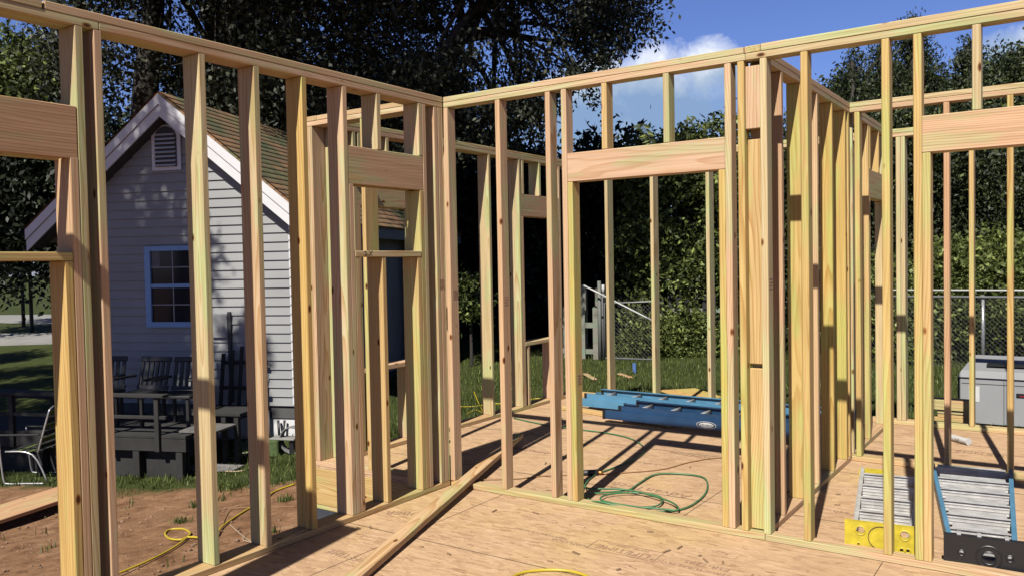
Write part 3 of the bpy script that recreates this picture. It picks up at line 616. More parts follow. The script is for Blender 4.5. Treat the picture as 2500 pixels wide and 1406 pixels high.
# caulk tube
tb = thing('caulk_tube', 'white caulk tube with dark lettering lying on the floor by the far right wall', 'tube', G(2321, 1066, .03), rad(-42))
bm = bmesh.new(); tube_mesh(bm, [(0, 0, 0), (.19, 0, 0)], .026, 20); tube_mesh(bm, [(.19, 0, 0), (.20, 0, 0)], .029, 20); bmobj('barrel', bm, WHITE, tb, False)
for k, s in enumerate(('ALEX', 'FAST DRY')):
    textobj('lettering', s, .022, Matrix.Translation((.10, -.0265 + k * .006, .004 - k * .018)) @ Matrix.Rotation(rad(80), 4, 'X'), INK, tb)

# ---------------------------------------------------------------- neighbour's house
P0 = Vector((-5.25, 3.10, 0)); U = Vector((.9254, .3791, 0)).normalized(); NO = Vector((U.y, -U.x, 0)); BK = -NO
HM = Matrix((U, BK, Vector((0, 0, 1)))).transposed().to_4x4(); HM.translation = P0     # local: x along wall, y into the house, z up
hs = thing('neighbour_house', 'small grey clapboard gable house with white trim and shingle roof beyond the dirt yard', 'house', P0, math.atan2(U.y, U.x))
def siding_mat():
    m = simple('grey_siding', (.32, .325, .325), .6, var=.12, scale=1.1); return m
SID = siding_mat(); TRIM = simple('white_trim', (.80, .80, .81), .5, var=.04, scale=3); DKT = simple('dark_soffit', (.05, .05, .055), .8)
HW, EAVE, RID, SLP = 3.66, 2.28, 3.84, .816
def siding(name, x0, x1, z0, z1, e, gable=None, yy=0, alongy=False, skip=None):
    bm = bmesh.new(); z = z0
    while z < z1 - .02:
        a, b_ = x0, x1; zt = min(z + e, z1)
        if gable:
            cx, zr, sl = gable; lim0 = (zr - z) / sl; lim1 = (zr - zt) / sl
            a, b_ = max(x0, cx - lim0), min(x1, cx + lim0); a1, b1 = max(x0, cx - max(0, lim1)), min(x1, cx + max(0, lim1))
        else: a1, b1 = a, b_
        def P(s, o, zz): return (s, yy - o, zz) if not alongy else (yy + o, s, zz)
        q = [P(a, .024, z), P(b_, .024, z), P(b1, .002, zt), P(a1, .002, zt)]
        v = [bm.verts.new(c) for c in q]; bm.faces.new(v)
        w = [bm.verts.new(c) for c in (P(a, .0, z), P(b_, .0, z))]; bm.faces.new((v[1], v[0], w[0], w[1]))
        z += e
    # solid backing
    return bmobj(name, bm, SID, hs)
siding('front_wall', -HW, 0, -.34, RID + .15, .127, (-1.83, RID + .02, SLP))
siding('side_wall', 0, 7.0, -.34, EAVE, .127, None, 0, True)
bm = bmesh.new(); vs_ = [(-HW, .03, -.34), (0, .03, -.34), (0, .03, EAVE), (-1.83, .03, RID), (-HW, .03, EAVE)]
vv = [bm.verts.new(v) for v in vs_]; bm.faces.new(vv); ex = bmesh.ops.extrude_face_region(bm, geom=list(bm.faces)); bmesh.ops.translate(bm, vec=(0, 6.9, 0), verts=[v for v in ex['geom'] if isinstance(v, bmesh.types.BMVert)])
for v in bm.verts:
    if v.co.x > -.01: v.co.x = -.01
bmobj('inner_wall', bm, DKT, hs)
boxobj('corner_board', -.045, .02, -.02, .012, -.34, EAVE - .05, TRIM, hs); boxobj('corner_board', -HW - .02, -HW + .045, -.02, .012, -.34, EAVE - .05, TRIM, hs)
boxobj('sill_beam', -HW, 0, .01, .06, -.52, -.345, simple('sill_beam_paint', (.09, .09, .09), .8), hs)
boxobj('skirting', -HW, .0, .03, .06, -1.1, -.53, TRIM, hs); boxobj('skirting', -.035, -.005, .065, 6.9, -1.1, -.35, DKT, hs)
# roof
def shingle_mat():
    m, t, n, l, b = new_mat('roof_shingles'); tc = n.new('ShaderNodeTexCoord')
    br = n.new('ShaderNodeTexBrick'); br.inputs['Scale'].default_value = 1; br.inputs['Mortar Size'].default_value = .006; br.inputs['Brick Width'].default_value = .30; br.inputs['Row Height'].default_value = .14
    br.inputs['Color1'].default_value = (.095, .08, .05, 1); br.inputs['Color2'].default_value = (.06, .058, .04, 1); br.inputs['Mortar'].default_value = (.006, .005, .004, 1)
    mp = n.new('ShaderNodeMapping'); mp.inputs['Rotation'].default_value = (0, 0, rad(90)); l.new(tc.outputs['Object'], mp.inputs[0]); l.new(mp.outputs[0], br.inputs['Vector'])
    ns = noise(n, 1.3, 6, .7); l.new(tc.outputs['Object'], ns.inputs['Vector']); r = ramp(n, [(.34, (.55, .85, .35)), (.46, (.95, 1.0, .6)), (.54, (1.7, 1.1, .75)), (.7, (2.3, 1.35, .95))]); l.new(ns.outputs['Fac'], r.inputs[0])
    mx = n.new('ShaderNodeMix'); mx.data_type = 'RGBA'; mx.blend_type = 'MULTIPLY'; mx.inputs[0].default_value = 1; l.new(br.outputs[0], mx.inputs[6]); l.new(r.outputs[0], mx.inputs[7]); l.new(mx.outputs[2], b.inputs['Base Color']); b.inputs['Roughness'].default_value = .95
    bp = n.new('ShaderNodeBump'); bp.inputs['Strength'].default_value = .6; bp.inputs['Distance'].default_value = .01; l.new(br.outputs['Fac'], bp.inputs['Height']); bp.invert = True; l.new(bp.outputs[0], b.inputs['Normal']); return m
SH = shingle_mat()
for s in (1, -1):
    Lr = 2.27 * math.sqrt(1 + SLP ** 2); ang = math.atan(SLP)
    bm = bmesh.new(); row = .14; k = 0
    while k * row < Lr:      # overlapping courses
        u0 = k * row; u1 = min(u0 + row + .02, Lr)
        v = [bm.verts.new(c) for c in ((u0, -.27, .012 if k else .004), (u0, 7.1, .012 if k else .004), (u1, 7.1, .024), (u1, -.27, .024))]; bm.faces.new(v)
        w = [bm.verts.new(c) for c in ((u1, -.27, .0), (u1, 7.1, .0))]; bm.faces.new((v[3], v[2], w[1], w[0])); k += 1
    abox(bm, 0, Lr, -.26, 7.1, -.03, 0)
    o = bmobj('roof', bm, SH, hs); o.location = (-1.83, 0, 4.07)
    o.rotation_euler = (0, ang, 0) if s == 1 else (0, math.pi - ang, 0)
    if s == -1:
        for v in o.data.vertices: v.co.z = -v.co.z
        o.data.flip_normals()
    for (nm, off, h, y0) in (('rake_board', .0, .11, -.285), ('rake_board', .115, .125, -.262)):
        bm = bmesh.new(); c = [(0, -off * 1.29), (2.25 * s, -off * 1.29 - 2.25 * SLP), (2.25 * s, -(off + h) * 1.29 - 2.25 * SLP), (0, -(off + h) * 1.29)]
        v = [bm.verts.new((x - 1.83, y0, 4.035 + z)) for x, z in c]; bm.faces.new(v); ex = bmesh.ops.extrude_face_region(bm, geom=list(bm.faces)); bmesh.ops.translate(bm, vec=(0, .022, 0), verts=[q for q in ex['geom'] if isinstance(q, bmesh.types.BMVert)])
        bmobj(nm, bm, TRIM, hs)
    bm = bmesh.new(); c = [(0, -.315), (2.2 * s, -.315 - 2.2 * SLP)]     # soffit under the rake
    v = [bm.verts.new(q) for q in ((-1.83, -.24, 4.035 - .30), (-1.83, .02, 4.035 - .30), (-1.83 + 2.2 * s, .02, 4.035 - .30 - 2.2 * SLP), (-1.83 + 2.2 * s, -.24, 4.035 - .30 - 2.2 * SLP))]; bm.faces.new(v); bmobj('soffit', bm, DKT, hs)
    ex_ = -1.83 + 2.25 * s
    boxobj('eave_fascia', min(ex_, ex_ - .025 * s), max(ex_, ex_ - .025 * s), -.23, 7.1, 2.03, 2.19, simple('eave_grey', (.25, .26, .27), .6) if s == 1 else TRIM, hs)
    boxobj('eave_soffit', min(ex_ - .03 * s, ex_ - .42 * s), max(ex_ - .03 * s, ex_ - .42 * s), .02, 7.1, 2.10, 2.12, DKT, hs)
# attic vent
vt = boxobj('gable_vent', -2.12, -1.66, -.045, -.018, 3.0, 3.64, TRIM, hs)
bm = bmesh.new(); abox(bm, -2.06, -1.72, -.060, -.0455, 3.05, 3.45); bmesh.ops.create_cone(bm, cap_ends=True, segments=28, radius1=.17, radius2=.17, depth=.0145, matrix=Matrix.Translation((-1.89, -.0527, 3.45)) @ Matrix.Rotation(rad(90), 4, 'X')); bmobj('louvre_back', bm, DKT, vt)
bm = bmesh.new()
for k in range(8):
    z = 3.07 + k * .062; hw = .165 if z < 3.42 else math.sqrt(max(.0, .17 ** 2 - (z + .02 - 3.45) ** 2))
    abox(bm, -1.89 - hw, -1.89 + hw, -.02, .02, -.003, .003, 0, Matrix.Translation((0, -.075, z)) @ Matrix.Rotation(rad(38), 4, 'X'))
bmobj('louvre', bm, TRIM, vt)
# window with blue frame
BLF = simple('pale_blue_paint', (.24, .46, .80), .5, var=.05, scale=3); PANE = new_mat('window_glass')[0]
b = PANE.node_tree.nodes['Principled BSDF']; b.inputs['Base Color'].default_value = (.012, .014, .018, 1); b.inputs['Roughness'].default_value = .08; b.inputs['Specular IOR Level'].default_value = .2
bm = bmesh.new(); abox(bm, -2.29, -1.41, -.06, -.018, .765, .84); abox(bm, -2.29, -1.41, -.06, -.018, 1.855, 1.92); abox(bm, -2.29, -2.20, -.0595, -.0185, .8401, 1.8549); abox(bm, -1.50, -1.41, -.0595, -.0185, .8401, 1.8549); abox(bm, -2.199, -1.501, -.052, -.02, 1.33, 1.385)
wf = bmobj('window', bm, BLF, hs); boxobj('pane', -2.2, -1.5, -.03, -.0185, .84, 1.33, PANE, wf); boxobj('pane', -2.2, -1.5, -.03, -.0185, 1.386, 1.855, PANE, wf)
bm = bmesh.new()
for z0, z1 in ((.84, 1.33), (1.386, 1.854)):
    abox(bm, -1.858, -1.842, -.036, -.0305, z0, z1); zc = (z0 + z1) / 2; abox(bm, -2.199, -1.86, -.036, -.0305, zc - .008, zc + .008); abox(bm, -1.84, -1.501, -.036, -.0305, zc - .008, zc + .008)
bmobj('muntin', bm, simple('muntin_grey', (.30, .30, .32), .5), wf); boxobj('drawn_blind', -2.19, -2.06, -.0304, -.0302, 1.62, 1.85, simple('paper_grey', (.16, .16, .17), .8), wf)
bm = bmesh.new(); tube_mesh(bm, [(-.42, -.05, -1.0), (-.42, -.05, -.40)], .03, 12); bmobj('drain_pipe', bm, simple('pvc_grey', (.3, .3, .3), .5), hs, True)
bm = bmesh.new(); tube_mesh(bm, [(-.26, -.04, -1.0), (-.25, -.05, -.7), (-.27, -.03, -.54)], .018, 8); tube_mesh(bm, [(-.18, -.04, -1.0), (-.19, -.05, -.7), (-.17, -.03, -.54)], .018, 8); bmobj('cable', bm, BLACKP, hs, True)
boxobj('outlet_cover', -.50, -.40, -.03, -.0165, .0, .11, SID, hs)

boxobj('wall_strip', -1.0, -.95, -.05, -.026, -.30, .98, DKT, hs); boxobj('wall_panel', -1.25, -1.0, -.06, -.026, .62, .95, SID, hs)  # dark upright strip on the siding, siding-coloured raised panel beside it
# porch, rail, chairs against the house (in deep shade)
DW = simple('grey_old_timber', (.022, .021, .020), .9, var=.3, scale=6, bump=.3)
def hloc(x, y, z): return HM @ Vector((x, y, z))
HR = math.atan2(U.y, U.x)
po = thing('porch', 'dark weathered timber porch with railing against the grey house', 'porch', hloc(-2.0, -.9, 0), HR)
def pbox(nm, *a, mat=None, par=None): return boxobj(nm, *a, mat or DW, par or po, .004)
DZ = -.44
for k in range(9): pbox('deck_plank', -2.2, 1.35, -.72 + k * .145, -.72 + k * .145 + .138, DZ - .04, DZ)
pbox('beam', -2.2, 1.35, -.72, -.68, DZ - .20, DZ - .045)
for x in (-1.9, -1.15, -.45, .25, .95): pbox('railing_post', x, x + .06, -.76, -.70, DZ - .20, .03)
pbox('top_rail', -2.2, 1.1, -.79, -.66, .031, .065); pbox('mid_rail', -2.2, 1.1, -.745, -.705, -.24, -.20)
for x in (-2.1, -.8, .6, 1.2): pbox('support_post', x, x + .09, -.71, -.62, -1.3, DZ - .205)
pbox('shade_skirt', -2.2, 1.3, -.60, -.57, -1.35, DZ - .205)  # dark board standing in for the deep shade under the porch
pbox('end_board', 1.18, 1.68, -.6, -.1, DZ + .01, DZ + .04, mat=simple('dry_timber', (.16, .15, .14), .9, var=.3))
CHM = simple('black_resin', (.012, .012, .013), .6)
def patio_chair(x, rot, label):
    c = thing('patio_chair', label, 'chair', hloc(x, -1.0, -.44), HR + rot, 'black patio chairs on the porch')
    boxobj('seat', -.25, .25, -.24, .24, .38, .42, CHM, c, .01)
    for sx in (-.22, .18):
        for sy in (-.22, .18): boxobj('leg', sx, sx + .04, sy, sy + .04, 0, .379, CHM, c, .004)
    bm = bmesh.new(); M = Matrix.Translation((0, .22, .43)) @ Matrix.Rotation(rad(-14), 4, 'X')
    abox(bm, -.25, .25, -.015, .015, .37, .44, .01, M); abox(bm, -.25, .25, -.015, .015, .0, .05, 0, M)
    for k in range(6): abox(bm, -.235 + k * .084, -.19 + k * .084, -.01, .01, .051, .369, 0, M)
    bmobj('backrest', bm, CHM, c)
    for s in (-1, 1): boxobj('armrest', s * .25 - .03, s * .25 + .03, -.22, .2, .60, .63, CHM, c, .008)
    return c
for i, (x, r, lb) in enumerate(((-2.35, .2, 'leftmost black slatted patio chair standing behind the porch railing'), (-1.72, -.1, 'black slatted patio chair below the blue framed window'), (-1.12, .1, 'black slatted patio chair at the right end of the porch railing'))): patio_chair(x, r, lb)
# leaning dark lattice to the right of the porch
lt = thing('trellis', 'dark wooden trellis leaning on the house wall right of the window', 'trellis', hloc(-.75, -.25, -.44), HR)
for k in range(5): boxobj('slat', -.30 + k * .14, -.25 + k * .14, -.02, .0, 0, .85 + .05 * k, DW, lt, 0, Matrix.Rotation(rad(-9), 4, 'X'))
boxobj('crosspiece', -.32, .36, .001, .02, .35, .40, DW, lt, 0, Matrix.Rotation(rad(-9), 4, 'X')); boxobj('crosspiece', -.32, .36, .001, .02, .70, .75, DW, lt, 0, Matrix.Rotation(rad(-9), 4, 'X'))
# tall thin board / downspout
bx = thing('cinder_block', 'grey cinder block standing on end under the porch edge', 'block', GG(445, 1120), HR)
bm = bmesh.new()
for a in ((-.1, .1, -.1, .1, 0, .03), (-.1, .1, -.1, .1, .185, .215), (-.1, .1, -.1, .1, .37, .40), (-.1, -.065, -.0995, .0995, .0301, .1849), (.065, .1, -.0995, .0995, .0301, .1849), (-.1, -.065, -.0995, .0995, .2151, .3699), (.065, .1, -.0995, .0995, .2151, .3699)): abox(bm, *a)
bmobj('block_body', bm, simple('cinder', (.13, .13, .13), .95, var=.2, scale=20), bx)
rp = GG(596, 1095); rp = thing('ramp', 'pale green sloping board ramp lying in the grass below the porch', 'ramp', rp, HR)
boxobj('ramp_board', -.16, .42, -.25, .15, .0, .03, simple('ramp_paint', (.22, .24, .15), .9, var=.25), rp, .004, Matrix.Rotation(rad(24), 4, 'X') @ Matrix.Rotation(rad(-10), 4, 'Y')); boxobj('support_block', .05, .35, .0, .14, 0, .10, DW, rp)
gb = thing('storage_cube', 'mossy green concrete block in the grass beside the house corner', 'block', GG(668, 1112), HR)
boxobj('cube_body', -.11, .11, -.09, .09, 0, .22, simple('moss', (.07, .11, .03), .95, var=.35, scale=14, bump=.5), gb, .015); boxobj('flat_slab', -.02, .33, -.07, .12, .2205, .245, CONC, gb, .006)
hr_ = thing('hose_reel', 'coiled grey hose on a reel standing beside the house corner', 'hose reel', GG(716, 1105), HR)
bm = bmesh.new()
for k in range(5): tube_mesh(bm, [(math.cos(a * math.pi / 14) * .17, -.03 + k * .02, .17 + math.sin(a * math.pi / 14) * .17) for a in range(29)], .011, 6)
bmobj('hose_coil', bm, simple('grey_hose', (.2, .2, .2), .6), hr_, True); boxobj('stand', -.03, .03, -.05, .07, 0, .16, BLACKP, hr_)
# small extra porch step right of stud
ps = thing('porch_step', 'narrow grey plank step on legs at the right end of the porch', 'step', hloc(-.55, -.75, 0), HR)
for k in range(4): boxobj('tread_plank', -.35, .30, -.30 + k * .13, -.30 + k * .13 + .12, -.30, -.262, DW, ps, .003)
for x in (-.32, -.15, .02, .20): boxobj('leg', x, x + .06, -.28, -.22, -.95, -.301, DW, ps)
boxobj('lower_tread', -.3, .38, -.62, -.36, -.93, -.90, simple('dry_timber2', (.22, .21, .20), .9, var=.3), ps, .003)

# ---------------------------------------------------------------- left yard: lawn chair, plank, bench
SIL = simple('bright_aluminium', (.62, .62, .62), .3, .6, var=.05)
lc_p = GG(92, 1168); lc = thing('lawn_chair', 'folding aluminium lawn chair with striped green webbing on the dirt at far left', 'chair', (lc_p.x, lc_p.y, ground_z(lc_p.x, lc_p.y)), rad(-58))
for s in (-1, 1):
    bm = bmesh.new(); tube_mesh(bm, smooth_path([(s * .27, -.30, .60), (s * .27, -.28, .3), (s * .27, -.25, .05), (s * .27, -.20, .012), (s * .27, .0, .012), (s * .27, .25, .012)], 6), .012, 8); bmobj('frame', bm, SIL, lc, True)
    bm = bmesh.new(); tube_mesh(bm, smooth_path([(s * .24, .28, .02), (s * .24, .1, .36), (s * .24, -.24, .40)], 4), .011, 8); bmobj('frame', bm, SIL, lc, True)
    boxobj('armrest', s * .27 - .02, s * .27 + .02, -.31, .22, .60, .62, BLACKP, lc, .006)
bm = bmesh.new(); tube_mesh(bm, smooth_path([(-.24, .17, .38), (-.24, .30, .80), (-.20, .33, .92), (0, .335, .95), (.20, .33, .92), (.24, .30, .80), (.24, .17, .38)], 6), .012, 8); bmobj('back_frame', bm, SIL, lc, True)
bm = bmesh.new(); bm2 = bmesh.new()
for k in range(6): abox(bm if k % 2 else bm2, -.24, .24, -.002, .002, k * .085, k * .085 + .06, 0, Matrix.Translation((0, .185, .42)) @ Matrix.Rotation(rad(-16), 4, 'X'))
for k in range(5): abox(bm if k % 2 else bm2, -.24, .24, -.22 + k * .085, -.16 + k * .085, .398, .402)
bmobj('webbing', bm, simple('green_webbing', (.09, .12, .02), .8), lc); bmobj('webbing', bm2, simple('dark_webbing', (.02, .022, .025), .8), lc)
a0, a1 = GG(-120, 1318), GG(230, 1200)
a0.z += .10; a1.z += .10
free_board('plank', a0, a1, .50, .04, WOOD, 'wide plank lying over the dirt at the far left edge', 'plank', (.98, .88, .8))
for q, lb in ((GG(-60, 1262), 'left'), (GG(215, 1185), 'right')): pass
wb = thing('work_bench', 'dark work bench standing in deep shade at the far left', 'bench', GG(60, 1080), rad(14))
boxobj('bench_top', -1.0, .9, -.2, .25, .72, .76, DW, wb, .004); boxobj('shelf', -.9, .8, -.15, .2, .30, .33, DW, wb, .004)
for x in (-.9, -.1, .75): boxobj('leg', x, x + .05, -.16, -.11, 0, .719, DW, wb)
wt = thing('white_tray', 'white tray on the dark work bench shelf', 'tray', Vector(wb.location) + Vector((-.15, -.1, .335)), rad(14))
boxobj('tray_base', -.28, .12, -.12, .10, 0, .012, WHITE, wt, .003); boxobj('tray_rim', -.28, .12, .101, .112, 0, .05, WHITE, wt)

# ---------------------------------------------------------------- back yard objects
GREYM = simple('grey_cabinet_paint', (.36, .37, .38), .45, var=.05, scale=3)
cb = thing('generator_cabinet', 'large grey metal generator cabinet with white notice on the lawn behind the far wall', 'cabinet', (2.655, 5.60, -.27), rad(1.5))
bm = bmesh.new(); abox(bm, 0, 1.9, 0, .75, .02, .52, .008); bmobj('body', bm, GREYM, cb)
bm = bmesh.new()
lid = [(-.02, -.02, .525), (1.92, -.02, .525), (1.92, .77, .525), (-.02, .77, .525), (.02, -.005, .60), (1.88, -.005, .60), (1.86, .68, .70), (.10, .68, .70)]
lv = [bm.verts.new(v) for v in lid]
for f in ((0, 3, 2, 1), (0, 1, 5, 4), (1, 2, 6, 5), (2, 3, 7, 6), (3, 0, 4, 7), (4, 5, 6, 7)): bm.faces.new([lv[i] for i in f])
bmobj('lid', bm, GREYM, cb); boxobj('lid_recess', .25, 1.5, .12, .4, .64, .655, BLACKP, cb, 0, Matrix.Translation((0, 0, -.0)) ); boxobj('end_panel', -.02, -.001, .02, .73, .03, .51, BLACKP, cb)
boxobj('door_seam', .415, .42, -.003, .0005, .03, .50, BLACKP, cb); boxobj('door_seam', .02, 1.88, -.003, .0005, .455, .46, BLACKP, cb)
boxobj('notice', .09, .19, -.004, -.001, .26, .43, STICK, cb); boxobj('handle', .53, 1.0, -.012, -.001, .335, .38, BLACKP, cb, .004); boxobj('handle_stripe', .56, .95, -.0145, -.0125, .345, .355, simple('red_paint', (.35, .01, .02), .5), cb)
boxobj('notice', .66, .70, -.004, -.001, .04, .20, STICK, cb)
lp = thing('lumber_stack', 'small stack of short yellow boards outside the far wall', 'lumber stack', (2.70, 4.53, -.28), 0)
for k in range(9): board('board', lp, 2.56 + random.uniform(-.02, .02), 2.84 + random.uniform(-.02, .02), 4.46 + .01 * (k % 2), 4.60, -.28 + k * .0385, -.2425 + k * .0385, 'x', tint=random.choice((PE, YE, YE)))
board('board', lp, 2.53, 2.85, 4.44, 4.62, .0675, .165, 'x', tint=(1, .98, .8))
ply = G(1660, 965, -.2); free_board('plywood_offcut', (-.95, 6.3, -.245), (-.35, 5.75, -.245), .55, .018, WOOD, 'yellow plywood offcut lying on the lawn just behind the far wall', 'plywood', (1, .95, .55))
for (px, py, px2, py2, lb) in ((1428, 912, 1452, 926, 'small wood scrap on the lawn left of the other one'), (1512, 912, 1540, 921, 'small wood scrap on the lawn beside the blue stake')):
    a, b_ = GG(px, py, .02), GG(px2, py2, .02); free_board('wood_scrap', a, b_, .09, .02, WOOD, lb, 'wood scrap', (.95, .9, .85))
sp = GG(1549, 910); tk = thing('stake', 'short blue plastic stake standing in the lawn', 'stake', sp, 0)
boxobj('stake_body', -.03, .03, -.012, .012, 0, .17, simple('blue_plastic', (.10, .20, .50), .4), tk, .003); boxobj('stake_tip', -.012, .012, -.008, .008, -.1, -.001, DW, tk)

# chain link fence
WIRE = simple('galvanised_wire', (.30, .30, .31), .45, .5); RAILM = simple('galvanised_rail', (.40, .41, .42), .35, .5)
def lattice(L, h, pitch=.075, r=.0017):
    bm = bmesh.new()
    k = -int(h / pitch) - 1
    def seg(a, b_):
        d = (b_ - a); 
        if d.length < .01: return
        tube_mesh(bm, [a, b_], r, 3, closed_ends=False)
    while k * pitch < L:
        x = k * pitch
        for s in (1, -1):
            x0, x1 = (x, x + h) if s == 1 else (x + h, x); z0, z1 = 0, h
            # clip to 0..L
            a, b_ = Vector((x0, 0, z0)), Vector((x1, 0, z1)); t0, t1 = 0, 1
            dx = b_.x - a.x
            for lim, sg in ((0, 1), (L, -1)):
                ta = (lim - a.x) / dx
                if (dx > 0) == (sg == 1): t0 = max(t0, ta)
                else: t1 = min(t1, ta)
            if t1 > t0: seg(a.lerp(b_, t0), a.lerp(b_, t1))
        k += 1
    return bm
def run_fence(label, p0, p1, h, post_xs, name='chain_link_fence'):
    p0, p1 = Vector(p0), Vector(p1); d = p1 - p0; L = d.length
    f = thing(name, label, 'fence', p0, math.atan2(d.y, d.x))
    bmobj('wire_mesh', lattice(L, h), WIRE, f)
    bm = bmesh.new(); tube_mesh(bm, [(0, 0, h), (L, 0, h)], .021, 10); bmobj('top_rail', bm, RAILM, f, True)
    for x in post_xs:
        bm = bmesh.new(); tube_mesh(bm, [(x, .03, -.2), (x, .03, h + .03)], .028, 10); bmobj('post', bm, RAILM, f, True)
    return f
fr = run_fence('long galvanised chain link fence across the back of the yard at right', (.2, 10.75, -.28), (9, 11.0, -.28), 1.17, (0, 2.25, 5.0, 7.7))
bm = bmesh.new(); tube_mesh(bm, [(-.2, .25, 1.27), (8.8, .25, 1.27)], .016, 8)
o = bmobj('white_pipe_rail', bm, WHITE, None, True); o.location = (.2, 10.75, -.28); o.rotation_euler = (0, 0, math.atan2(.25, 8.8)); tag(o, 'straight white pipe rail running just above the chain link fence', 'rail')
g0 = GG(1478, 880); g1 = GG(1600, 884)
gt = thing('chain_link_gate', 'galvanised chain link gate standing in front of the dark thicket', 'gate', (g0.x, g0.y, g0.z), math.atan2(g1.y - g0.y, g1.x - g0.x))
GL = (g1 - g0).length
bmobj('wire_mesh', lattice(GL, 1.05), WIRE, gt)
bm = bmesh.new(); tube_mesh(bm, [(0, 0, .05), (0, 0, 1.08), (GL, 0, 1.12), (GL, 0, .05), (0, 0, .05)], .02, 8); bmobj('gate_frame', bm, simple('dull_pipe', (.28, .28, .29), .5, .4), gt, True)
bm = bmesh.new(); tube_mesh(bm, [(-.10, .0, -.1), (-.10, 0, 1.5)], .035, 10); bmobj('gate_post', bm, simple('post_grey', (.16, .17, .15), .7), gt, True)
a = D(1425, 697, 15.4); b_ = D(1608, 790, 15.1)
hose('pvc_pipe', [a, a.lerp(b_, .5), b_], .016, WHITE, 'white plastic pipe leaning diagonally across the chain link gate', 'pipe', 2)
# picket fence with posts
pk = thing('picket_fence', 'short run of weathered grey pickets with tall posts left of the gate', 'fence', GG(1432, 876), math.atan2(g1.y - g0.y, g1.x - g0.x))
for k, x in enumerate((-.60, -.46, -.12 + .0, .14)):
    bm = bmesh.new(); abox(bm, x, x + .10, -.012, .012, 0, .98); 
    t = [bm.verts.new(v) for v in ((x, -.012, .9801), (x + .10, -.012, .9801), (x + .05, -.012, 1.04), (x, .012, .9801), (x + .10, .012, .9801), (x + .05, .012, 1.04))]
    bm.faces.new((t[0], t[1], t[2])); bm.faces.new((t[5], t[4], t[3])); bm.faces.new((t[1], t[4], t[5], t[2])); bm.faces.new((t[0], t[2], t[5], t[3])); bmobj('picket', bm, OLDWOOD, pk)
boxobj('rail', -.65, .24, .0125, .05, .60, .70, OLDWOOD, pk); boxobj('rail', -.65, .24, .0125, .05, .10, .19, OLDWOOD, pk)
boxobj('post', -.12, -.02, .06, .16, -.1, 1.42, OLDWOOD, pk); boxobj('post', .09, .18, .30, .40, -.1, 1.35, OLDWOOD, pk)
bm = bmesh.new(); tube_mesh(bm, [(.29, .2, -.1), (.29, .2, 1.25)], .035, 10); bmobj('round_post', bm, simple('grey_post', (.14, .14, .14), .8), pk, True); bm = bmesh.new(); tube_mesh(bm, [(.29, .2, 1.251), (.29, .2, 1.42)], .03, 10); bmobj('white_cap', bm, WHITE, pk, True)
# dark board fence behind gate
bf = thing('board_fence', 'dark old picket fence standing in shade behind the chain link gate', 'fence', GG(1480, 868), math.atan2(g1.y - g0.y, g1.x - g0.x) + .05)
for k in range(13): boxobj('picket', .1 + k * .17, .1 + k * .17 + .09, .6, .62, .1, 1.15 + .05 * random.random(), DW, bf)
boxobj('rail', .1, 2.3, .621, .66, .82, .91, OLDWOOD, bf)
# distant white house
dh = thing('distant_house', 'small white house with a porch glimpsed far off between the studs', 'house', D(1150, 700, 40), rad(20))
dh.location.z = -.3
boxobj('wall', -.25, 1.6, 0, 3, 1.0, 3.1, simple('white_wall', (.6, .6, .6), .6), dh)
bm = bmesh.new(); tube_mesh(bm, [(-.75, -1.2, .0), (-.75, -1.2, 3.35)], .12, 8); bmobj('porch_post', bm, WHITE, dh)
boxobj('porch_beam', -1.3, 2.2, -1.4, .0, 3.36, 3.55, WHITE, dh)
bm = bmesh.new(); v = [bm.verts.new(q) for q in ((-1.5, -1.6, 3.56), (2.4, -1.6, 3.56), (2.4, 1.5, 4.9), (-1.5, 1.5, 4.9), (2.4, 4.6, 3.56), (-1.5, 4.6, 3.56))]; bm.faces.new((v[0], v[1], v[2], v[3])); bm.faces.new((v[3], v[2], v[4], v[5])); bm.faces.new((v[0], v[3], v[5])); bm.faces.new((v[1], v[4], v[2])); bmobj('roof', bm, simple('green_roof', (.05, .07, .03), .9), dh)

# ---------------------------------------------------------------- trees and plants
rng = np.random.default_rng(11)
def leaf_quads(centers, radii, n, size, flat=.35, aspect=2.1, shell=.55, squash=(1, 1, 1), drop=0.):
    """n leaf sized rhombi spread through a set of clumps"""
    C = np.array([list(c) for c in centers]); R = np.array(radii); w = R ** 2.2; w = w / w.sum()
    idx = rng.choice(len(C), n, p=w)
    d = rng.normal(size=(n, 3)); d /= np.linalg.norm(d, axis=1)[:, None]
    rr = R[idx] * (shell + (1 - shell) * rng.random(n)) * (1 + .13 * rng.normal(size=n)) * np.where(rng.random(n) < .3, rng.random(n), 1)
    p = C[idx] + d * rr[:, None] * np.array(squash)
    # twig grouping: snap leaves towards twig seeds
    ns = max(8, n // 9); seeds = rng.choice(n, ns, replace=False); assign = rng.choice(ns, n)
    same = idx[seeds[assign]] == idx
    tw = p[seeds[assign]] + rng.uniform(-1.7, 1.7, size=(n, 3)) * (size * 1.7); p = np.where((same & (rng.random(n) < .9))[:, None], tw, p)
    a = rng.normal(size=(n, 3)); a[:, 2] -= drop; a /= np.linalg.norm(a, axis=1)[:, None]
    b_ = rng.normal(size=(n, 3)); b_ -= (b_ * a).sum(1)[:, None] * a; b_ /= np.linalg.norm(b_, axis=1)[:, None]
    L_ = size * (.65 + .7 * rng.random(n))[:, None]; Wd = L_ / aspect
    return np.stack([p, p + a * L_ * .45 + b_ * Wd * .5, p + a * L_, p + a * L_ * .45 - b_ * Wd * .5], 1)
